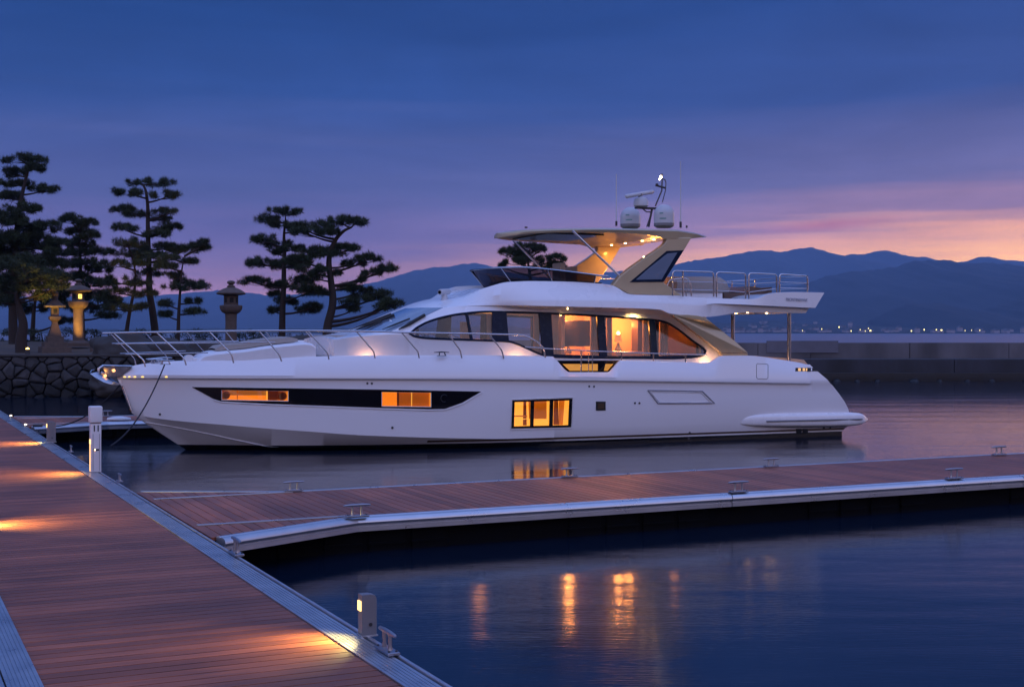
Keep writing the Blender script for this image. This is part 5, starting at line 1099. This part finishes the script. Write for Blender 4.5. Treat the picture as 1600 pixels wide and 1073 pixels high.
# stone retaining wall: fitted polygonal stones
sw = empty('stone_wall', (-24, 57, 0), 0, 'dark retaining wall of large fitted stones along the water on the left', 'stone wall')
pts = []
for j in range(7):
    n_ = 62
    for i in range(n_): pts.append((-46+i*.70+(.5 if j % 2 else 0)+random.uniform(-.2, .2), -.15+j*.335+random.uniform(-.11, .11)))
mbs = MB()
for i, (cx_, cy_) in enumerate(pts):
    poly = [(cx_-1.5, max(cy_-1, -.5)), (cx_+1.5, max(cy_-1, -.5)), (cx_+1.5, min(cy_+1, 1.78)), (cx_-1.5, min(cy_+1, 1.78))]
    poly = [(cx_-1.5, -.5), (cx_+1.5, -.5), (cx_+1.5, 1.72), (cx_-1.5, 1.72)]
    for k, (ox, oy) in enumerate(pts):
        if k == i or abs(ox-cx_) > 2.4 or abs(oy-cy_) > 1.6: continue
        mx_, my_ = (cx_+ox)/2, (cy_+oy)/2; nx, ny = ox-cx_, oy-cy_; new = []
        for a, b in zip(poly, poly[1:]+poly[:1]):
            da = (a[0]-mx_)*nx+(a[1]-my_)*ny; db = (b[0]-mx_)*nx+(b[1]-my_)*ny
            if da <= 0: new.append(a)
            if (da < 0 < db) or (db < 0 < da): t = da/(da-db); new.append((a[0]+(b[0]-a[0])*t, a[1]+(b[1]-a[1])*t))
        poly = new
        if len(poly) < 3: break
    if len(poly) < 3: continue
    for _ in range(2):
        poly = [q_ for a, b in zip(poly, poly[1:]+poly[:1]) for q_ in ((a[0]*.88+b[0]*.12, a[1]*.88+b[1]*.12), (a[0]*.12+b[0]*.88, a[1]*.12+b[1]*.88))]
    gx_ = sum(p[0] for p in poly)/len(poly); gy_ = sum(p[1] for p in poly)/len(poly); bul = random.uniform(.08, .2)
    def ringp(s_, d_): return [Vector((gx_+(p[0]-gx_)*s_, -d_+noise.noise(Vector((p[0]*2, p[1]*2, i)))*.03+.12*p[1], gy_+(p[1]-gy_)*s_)) for p in poly]
    R0, R1, R2, R3 = ringp(.965, -.25), ringp(.965, .0), ringp(.88, bul*.7), ringp(.5, bul); n_ = len(poly); mbs.grid([R0, R1, R2, R3], closed=True); mbs.add(R3, [tuple(range(n_))])
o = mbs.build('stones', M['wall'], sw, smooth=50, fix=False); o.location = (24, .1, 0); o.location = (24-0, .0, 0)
mb = MB(); mb.box((-1, .75, .55), (46, 1., 2.3)); mb.build('backing', M['mortar'], sw, smooth=0)
mb = MB(); mb.box((2.2, .55, 1.755), (40, 1.0, .09), bev=.02); mb.build('coping', M['boulder'], sw)
# boulders
def boulder(px, py, D, s, label, seed):
    p = at(px, py, D); bm = bmesh.new(); bmesh.ops.create_icosphere(bm, subdivisions=4, radius=1)
    for v in bm.verts:
        d = v.co.normalized(); n = noise.fractal(d*1.1+Vector((seed*3.1, 0, 0)), 1, 2, 5)*.35+noise.noise(d*.8+Vector((0, seed, 0)))*.3; v.co = Vector((d.x*s[0], d.y*s[1], d.z*s[2]))*(1+n)
    me = bpy.data.meshes.new('boulder'); bm.to_mesh(me); bm.free(); me.materials.append(M['boulder']); me.polygons.foreach_set('use_smooth', [True]*len(me.polygons))
    o = bpy.data.objects.new('boulder', me); COL.objects.link(o); o.location = p; tag(o, label, 'boulder', 'boulders on the shore')
boulder(196, 552, 58.5, (1.3, .9, .85), 'large rounded dark boulder at the right end of the stone wall', 1)
boulder(262, 556, 59, (1.35, .9, .75), 'wide low boulder seen through the bow rail, second from the wall', 2); boulder(325, 556, 60, (1.1, .9, .7), 'boulder below the dark lantern seen through the bow rail', 3)
boulder(172, 600, 56.6, (.8, .6, .5), 'wet boulder low at the water line below the anchor', 4); boulder(395, 556, 61, (1.2, .8, .65), 'flat boulder right of the dark lantern behind the bow rail', 5); boulder(470, 552, 62, (1.5, .9, .7), 'boulder behind the foredeck sunpad', 6)
# breakwater on the right
bw = empty('breakwater', (30, 76, 0), 0, 'long grey concrete breakwater with stepped ledge behind the yacht stern', 'breakwater')
mb = MB(); x = -32
while x < 60: w_ = random.choice((1.6, 3.1, 4.4, 5.8, 7.)); mb.box((x+w_/2, 3.2+random.uniform(-.05, .05), 1.05), (w_-.035, 1.2, 2.16+random.uniform(-.01, .01))); x += w_
mb.build('upper_wall', M['conc'], bw, smooth=0)
mb = MB(); x = -32
while x < 60: w_ = random.uniform(8, 10); mb.box((x+w_/2, 1.1+random.uniform(-.03, .03), .45), (w_-.04, 3.0, 1.56), bev=.03); x += w_
mb.build('lower_ledge', M['conc2'], bw)
mb = MB()
for k in range(60):
    x = -30+k*1.5+random.uniform(-.5, .5); bm = bmesh.new(); bmesh.ops.create_icosphere(bm, subdivisions=2, radius=random.uniform(.16, .34))
    off = Vector((random.random()*9, 0, 0)); bm.verts.index_update(); mb.add([Vector((x, -.5, -.05))+v.co*(1+.5*noise.noise(v.co*1.5+off)) for v in bm.verts], [[v.index for v in f.verts] for f in bm.faces]); bm.free()
o = mb.build('rock_toe', M['weed'], bw, smooth=50); o['kind'] = 'stuff'
mb = MB(); mb.box((14, 1.05, .12), (93, 3.06, .72), bev=.05); mb.build('tide_band', M['weed'], bw)
mb = MB(); mb.box((17-30, 2.58, 1.9), (4.2, .04, .7)); mb.build('patched_slab', mat('pale_patch', (.13, .13, .16), .85, nscale=1, namt=.2), bw, smooth=0)
mb = MB(); mb.tube([(9.5-30, 2.5, 1.15), (9.5-30, 2.5, 1.45)], .13, 8); mb.build('mooring_ring', M['dark_steel'], bw)
# ---- stone lanterns
def lantern(name, px, py, D, H, style, label, lit=False, rz=.5):
    p = at(px, py, D); r = empty(name, p, rz, label, 'stone lantern', 'stone lanterns of the garden'); k = H
    def L(nm, prof, n, m_=M['stone'], rot=0.):
        mb = MB(); mb.lathe([(a*k, b*k) for a, b in prof], n=n, rot=rot); o = mb.build(nm, m_, r, smooth=30); return o
    if style == 'round':
        L('base', [(.17, 0), (.17, .05), (.12, .07), (.10, .09)], 24); L('shaft', [(.082, .09), (.076, .2), (.074, .45), (.078, .55), (.082, .56)], 24)
        L('bowl', [(.085, .56), (.12, .58), (.145, .62), (.15, .66), (.14, .67), (.10, .675)], 24)
        fbm = MB(); n_ = 6; L('fire_box', [(.095, .675), (.095, .80)], 6)
        L('roof', [(.10, .80), (.185, .815), (.195, .83), (.15, .865), (.10, .89), (.06, .905)], 24 if False else 18)
        L('finial', [(.05, .905), (.055, .925), (.035, .935), (.03, .945), (.05, .96), (.055, .975), (.04, .992), (.01, 1.0)], 16)
    else:
        q = math.pi/4
        L('base', [(.36, 0), (.36, .045), (.30, .046), (.30, .14), (.24, .141), (.24, .21), (.165, .211), (.165, .30)], 4, rot=q); L('shaft', [(.12, .30), (.125, .32), (.055, .50), (.062, .53)], 4, rot=q)
        L('bowl', [(.062, .53), (.115, .56), (.115, .60), (.09, .61)], 4, rot=q); L('fire_box', [(.075, .61), (.075, .74)], 4, rot=q)
        L('roof', [(.08, .74), (.20, .745), (.205, .765), (.13, .80), (.07, .85)], 4, rot=q); L('finial', [(.045, .85), (.05, .91), (.06, .93), (.055, .965), (.03, .99), (.01, 1)], 12)
    z0, z1 = (.705, .77) if style == 'round' else (.65, .71); rr_ = .0835 if style == 'round' else .054
    nn = 6 if style == 'round' else 4
    for i in range(nn):
        a = (i+.5)*2*math.pi/nn+(0 if style == 'round' else math.pi/4); mb = MB(); d = Vector((math.cos(a), math.sin(a), 0)); s_ = Vector((-d.y, d.x, 0))
        lit_here = lit and i == lit-1
        P = [d*(rr_*k+.004)+s_*(u*.025*k)+Vector((0, 0, z*k)) for u, z in ((-1, z0), (1, z0), (1, z1), (-1, z1))]; mb.prism(P, d*.012); o = mb.build('opening', emit('lantern_flame', (1, .60, .10), 3.2) if lit_here else M['mortar'], r, smooth=0)
        if lit_here:
            mb = MB(); P = [d*(rr_*k+.018)+s_*(u*.008*k)+Vector((0, 0, z*k)) for u, z in ((-1, z0+.02), (1, z0+.02), (1, z0+.042), (-1, z0+.042))]; mb.prism(P, d*.006); mb.build('lattice', M['mortar'], r, smooth=0)
    return r
def toward(px, D): return math.atan2(-D, -(px-CX)/F*D)
l1 = lantern('stone_lantern', 122.5, 541, 66, 3.32, 'round', 'tall round stone lantern glowing amber with a lit window', lit=1, rz=toward(122, 66)-math.pi/6+.28)
l2 = lantern('stone_lantern', 85.5, 556, 62.5, 3.05, 'square', 'unlit square stone lantern on a stepped base left of the lit one', rz=toward(85, 62)+math.pi/4-math.pi/4+.15)
l3 = lantern('stone_lantern', 361, 556, 64, 3.6, 'round', 'dark round stone lantern standing apart behind the yacht bow rail', rz=.3)
for px, py, D, e, d in ((106, 540, 64.3, 800, (.50, 1.7, 1.5)), (70, 545, 60.6, 260, (.45, 1.9, 2.0))):
    p = at(px, py, D); lamp('garden_uplight', p, e, (1, .50, .08), None, 'SPOT', .06, aim(d), 60, .8)
p = at(43, 545.5, 60); sr = empty('garden_spotlight', p, 0, 'small glowing garden spotlight at the foot of the leaning pine', 'spotlight')
mb = MB(); mb.box((0, 0, -.12), (.16, .16, .25)); mb.build('housing', M['dark_steel'], sr, smooth=0); mb = MB(); mb.lathe([(.03, -.07), (.075, -.03), (.08, .02), (.03, .07)], n=12); mb.build('bulb', emit('spot_glow', (1, .62, .12), 9), sr)
lamp('garden_uplight', at(52, 540, 61), 800, (1, .62, .12), None, 'SPOT', .06, aim((.30, .18, 1)), 75, .8); lamp('garden_uplight', at(178, 538, 64), 700, (1, .72, .2), None, 'SPOT', .06, aim((.05, .15, 1)), 60, .8)
p = at(41, 520, 64); sr2 = empty('garden_spotlight', p, 0, 'faint small light on the hedge behind the leaning pine', 'spotlight'); mb = MB(); mb.lathe([(.02, -.04), (.04, 0), (.02, .04)], n=10); mb.build('bulb', emit('spot_glow', (1, .62, .2), 1.5), sr2); mb = MB(); mb.tube([(0, 0, -.6), (0, 0, -.03)], .02, 6); mb.build('stake', M['dark_steel'], sr2)
mb = MB(); mb.box((0, 0, .16), (.22, .22, .36), bev=.02); o = mb.build('stone_marker', M['stone']); o.location = at(145, 549, 63); tag(o, 'short square stone post right of the lit lantern', 'stone post')
# ---- pines
def pts_needles(clumps, per, ln, wd, up=.35):
    V = []; n_tot = 0
    C_, Rr = clumps
    n = len(C_); idx = np.repeat(np.arange(n), per); m_ = len(idx)
    d = rng.normal(size=(m_, 3)); d /= np.linalg.norm(d, axis=1)[:, None]; base = C_[idx]+d*(Rr[idx][:, None]*rng.uniform(.2, 1, (m_, 1))**.6*np.array([1, 1, .75]))
    dirs = d*.6+rng.normal(size=(m_, 3))*.5+np.array([0, 0, up]); dirs /= np.linalg.norm(dirs, axis=1)[:, None]
    side = np.cross(dirs, rng.normal(size=(m_, 3))); side /= np.linalg.norm(side, axis=1)[:, None]+1e-9
    l = ln*rng.uniform(.6, 1.2, (m_, 1)); w_ = wd*rng.uniform(.7, 1.3, (m_, 1))
    V = np.stack([base-side*w_, base+side*w_, base+dirs*l], 1).reshape(-1, 3); return V
def tri_mesh(name, V, m_, parent):
    me = bpy.data.meshes.new(name); n = len(V)//3; me.vertices.add(len(V)); me.vertices.foreach_set('co', V.astype(np.float32).ravel()); me.loops.add(len(V)); me.loops.foreach_set('vertex_index', np.arange(len(V), dtype=np.int32)); me.polygons.add(n); me.polygons.foreach_set('loop_start', np.arange(0, len(V), 3, dtype=np.int32)); me.update(calc_edges=True); me.validate(); me.materials.append(m_)
    o = bpy.data.objects.new(name, me); COL.objects.link(o); o.parent = parent; return o
def pine(label, D, trunk, pads, dens=1., r0=.22, nm='pine_tree', inner=()):
    f0 = at(trunk[0][0], trunk[0][1], D); root = empty(nm, f0, 0, label, 'pine tree', 'pines on the garden shore'); s = D/F
    def lp(px, py, dy=0.): q_ = at(px, py, D)-f0; return Vector((q_.x, dy, q_.z))
    T = [lp(x, y) for x, y in trunk]; Ts = []
    for a, b, c, d in zip([T[0]]+T[:-2], T[:-1], T[1:], T[2:]+[T[-1]]):
        for k in range(5):
            t = k/5; Ts.append(.5*((2*b)+(-a+c)*t+(2*a-5*b+4*c-d)*t*t+(-a+3*b-3*c+d)*t**3))
    Ts.append(T[-1]); n = len(Ts)
    mb = MB(); mb.tube([p+Vector((noise.noise(p*.9)*.05, 0, 0)) for p in Ts], [r0*(1-.78*(k/(n-1)))*(1.25 if k == 0 else 1) for k in range(n)], 10); mb.build('trunk', M['bark'], root, smooth=60)
    br = MB(); CC = []; RR = []
    for (cx_, cy_, rx, ry) in pads:
        dy = random.uniform(-1, 1)*rx*s*.8; c = lp(cx_, cy_, dy)
        # attach to trunk somewhat below the pad
        cand = [p for p in Ts if p.z < c.z+.1] or [Ts[0]]
        a = min(cand, key=lambda p: abs((c.z-p.z)-abs(c.x-p.x)*.35)+(p-c).length*.25)
        mids = a.lerp(c, .5)+Vector((0, 0, -.12*(c-a).length)); hw = rx*s
        L_ = [a*(1-t)**2+mids*2*t*(1-t)+(c+Vector((0, 0, -ry*s*.4)))*t*t for t in np.linspace(0, 1, 7)]
        rb = .03+.035*min(2., (c-a).length/2); br.tube(L_, [rb*1.25*(1-.11*k) for k in range(7)], 6)
        nsub = max(5, int(rx*s*ry*s*44*dens)+6)
        for _ in range(nsub):
            while True:
                u = rng.uniform(-1, 1, 3)
                if (u**2).sum() < 1: break
            cc = np.array(c)+u*np.array([rx*s*1.04, rx*s*.75, ry*s*.74])+np.array([0, 0, -.25*abs(u[0])*ry*s]); CC.append(cc); RR.append(rng.uniform(.09, .20))
            if random.random() < .5: e = Vector(cc); m0 = L_[4].lerp(e, .5)+Vector((0, 0, -.05)); br.tube([L_[4], m0, e], [.02, .014, .008], 4)
    br.build('branch', M['bark'], root, smooth=60, fix=False)
    V = pts_needles((np.array(CC), np.array(RR)), 130, .225, .0125); tri_mesh('crown', V, M['needle'], root); return root
pine('tall pine at the far left edge with flat layered top', 70, [(22, 548), (20, 500), (22, 440), (26, 380), (30, 330), (38, 290), (45, 262)],
     [(38, 248, 32, 9), (58, 262, 20, 8), (18, 268, 24, 9), (64, 292, 24, 9), (20, 285, 26, 8), (12, 305, 26, 10), (45, 325, 30, 10), (10, 335, 34, 14), (30, 348, 40, 14), (72, 352, 22, 12), (20, 375, 42, 16), (65, 380, 30, 14), (10, 405, 38, 16), (62, 408, 38, 14), (25, 430, 40, 14), (80, 395, 16, 10), (0, 380, 30, 18), (40, 365, 34, 14), (30, 395, 44, 16), (85, 375, 16, 9), (50, 430, 44, 16), (15, 455, 36, 14), (88, 412, 20, 10)], 1.25, .26)
pine('leaning foreground pine with curved trunk whose lower branches catch amber light', 62, [(34, 556), (33, 530), (36, 505), (29, 480), (26, 462), (34, 444)],
     [(60, 432, 42, 9), (88, 446, 20, 8), (18, 436, 30, 10), (46, 450, 22, 7), (70, 425, 34, 9), (5, 452, 22, 8), (30, 420, 40, 10), (62, 462, 22, 8), (10, 470, 20, 9), (95, 432, 14, 7), (8, 408, 30, 12), (35, 405, 30, 10)], 1.1, .30)
pine('dense dark pine between the far left pine and the tallest round topped pine', 76, [(50, 545), (52, 500), (55, 470), (60, 450)], [(60, 440, 40, 14), (80, 470, 30, 12), (40, 480, 26, 12), (100, 500, 18, 7), (90, 455, 34, 12)], 1., .16)
pine('bushy dark pine standing behind the lit stone lantern', 74, [(128, 545), (128, 500), (127, 450), (125, 400), (124, 360)],
     [(112, 342, 14, 8), (135, 346, 24, 8), (120, 358, 26, 8), (142, 366, 20, 8), (125, 378, 30, 9), (112, 394, 26, 8), (146, 392, 20, 8), (130, 410, 32, 10), (150, 418, 22, 9), (118, 432, 30, 10), (150, 442, 24, 10), (135, 460, 34, 10), (165, 470, 22, 8), (120, 480, 30, 10), (168, 490, 20, 7)], 1.35, .18)
pine('tallest slim pine with separate flat cloud shaped layers', 72, [(245, 552), (240, 500), (234, 460), (233, 420), (231, 370), (231, 330), (228, 300), (222, 288)],
     [(228, 282, 38, 8), (206, 300, 28, 8), (262, 305, 26, 7), (192, 325, 22, 6), (216, 334, 24, 5), (266, 331, 20, 5), (250, 340, 18, 4), (198, 357, 24, 7), (262, 352, 18, 6), (250, 358, 20, 5), (262, 384, 30, 8), (245, 398, 34, 8), (285, 390, 20, 6), (222, 385, 22, 6), (258, 412, 20, 6), (250, 365, 24, 6), (228, 425, 18, 6)], 1.05, .22)
pine('slender pine with open yellow green crown left of the tallest slim pine', 70, [(195, 548), (199, 510), (206, 470), (212, 430), (205, 395)],
     [(200, 378, 30, 7), (185, 392, 24, 6), (215, 400, 28, 7), (190, 412, 30, 7), (182, 438, 30, 8), (215, 440, 26, 7), (190, 455, 24, 7), (170, 465, 22, 8), (185, 480, 24, 7), (225, 458, 20, 6), (222, 478, 16, 6), (222, 412, 16, 6)], .8, .13)
pine('small wispy pine just left of the dark stone lantern', 69, [(278, 548), (279, 500), (281, 460), (283, 430), (288, 400)],
     [(302, 384, 20, 6), (318, 378, 10, 5), (270, 402, 16, 5), (298, 408, 14, 5), (262, 415, 20, 5), (265, 430, 22, 6), (292, 440, 24, 6), (312, 446, 18, 5), (278, 448, 20, 5), (262, 474, 12, 4), (298, 470, 18, 4), (306, 486, 22, 5), (258, 490, 10, 4), (310, 384, 14, 6)], .7, .11)
pine('pine with straight trunk just right of the dark stone lantern', 70, [(441, 545), (441, 500), (443, 450), (444, 400), (444, 370), (446, 345)],
     [(447, 330, 30, 7), (418, 341, 20, 7), (440, 351, 22, 6), (413, 373, 24, 7), (432, 380, 22, 5), (465, 358, 20, 7), (428, 392, 14, 5), (460, 388, 20, 6), (410, 409, 32, 8), (440, 412, 28, 9), (470, 408, 26, 8), (400, 439, 28, 7), (425, 444, 24, 7), (465, 440, 26, 8), (480, 455, 20, 6), (440, 470, 22, 7), (475, 482, 22, 7), (425, 484, 12, 4), (490, 478, 12, 5), (430, 458, 10, 4)], 1.15, .20)
pine('broad pine with leaning trunk and long low branch reaching toward the yacht roof', 68, [(510, 548), (512, 510), (520, 475), (517, 440), (514, 405), (522, 378), (536, 362), (548, 356)],
     [(530, 343, 28, 8), (558, 345, 16, 7), (500, 352, 24, 9), (482, 362, 24, 8), (518, 362, 20, 6), (468, 352, 14, 7), (495, 390, 34, 9), (530, 386, 28, 6), (548, 386, 14, 6), (515, 397, 34, 6), (575, 402, 20, 8), (548, 410, 24, 6), (600, 418, 18, 7), (580, 425, 18, 4), (470, 405, 22, 8), (485, 420, 26, 8), (495, 432, 24, 8), (480, 450, 24, 7), (495, 455, 20, 5), (525, 426, 7, 5), (540, 448, 20, 6), (565, 450, 26, 6), (590, 460, 26, 8), (560, 465, 30, 5), (612, 472, 22, 7), (545, 470, 16, 4), (552, 482, 9, 5), (605, 478, 20, 4), (565, 437, 3, 1.6)], 1.1, .25)
pine('pine whose crown shows behind the flybridge under the hardtop', 78, [(834, 540), (832, 480), (828, 430), (824, 405)],
     [(800, 392, 22, 9), (828, 384, 26, 6), (845, 388, 14, 6), (820, 400, 28, 8), (806, 408, 24, 7), (868, 403, 15, 7), (855, 412, 20, 7), (872, 415, 12, 6), (784, 415, 4, 2)], 1.3, .2)
# ---- hedges
def hedge(px0, px1, ytop, D, h, label, dens=1.):
    a = at(px0, ytop, D); b = at(px1, ytop, D); W_ = b.x-a.x; c = Vector(((a.x+b.x)/2, D, a.z-h)); r = empty('hedge', c, 0, label, 'hedge'); CC = []; RR = []
    n = int(W_*h*9*dens)
    for _ in range(n):
        x = random.uniform(-W_/2, W_/2); z = random.uniform(.1, 1)**.7*h*(.86+.14*noise.noise(Vector((x*1.3, D, 0))))*(1-.25*abs(2*x/W_)**6); CC.append((x, random.uniform(-.5, .5), z)); RR.append(random.uniform(.15, .3))
    V = pts_needles((np.array(CC), np.array(RR)), 60, .09, .03); tri_mesh('foliage', V, M['hedge'], r)
    mb = MB()
    for k in range(max(3, int(W_/1.2))):
        x = -W_/2+.4+k*(W_-.8)/max(1, int(W_/1.2)-1); mb.tube([(x, 0, -.2), (x+.05, 0, h*.5), (x, 0, h*.8)], [.05, .04, .02], 6)
    mb.build('stem', M['bark'], r)
hedge(-60, 76, 511, 75, 1.4, 'clipped dark hedge behind the leaning pine at the far left', 1.2); hedge(78, 158, 510, 76, 1.4, 'clipped hedge behind the two stone lanterns', 1.2); hedge(158, 262, 512.5, 78, 1.3, 'low hedge between the lit lantern and the tallest slim pine', 1.2)
hedge(262, 345, 512, 77, 1.3, 'hedge left of the dark round lantern', 1.1); hedge(372, 420, 511, 74, 1.5, 'rounded shrub right of the dark round lantern', 1.2); hedge(420, 700, 518, 80, 1.1, 'long low hedge hidden behind the yacht cabin', .8)
print('OBJS', len(bpy.data.objects))
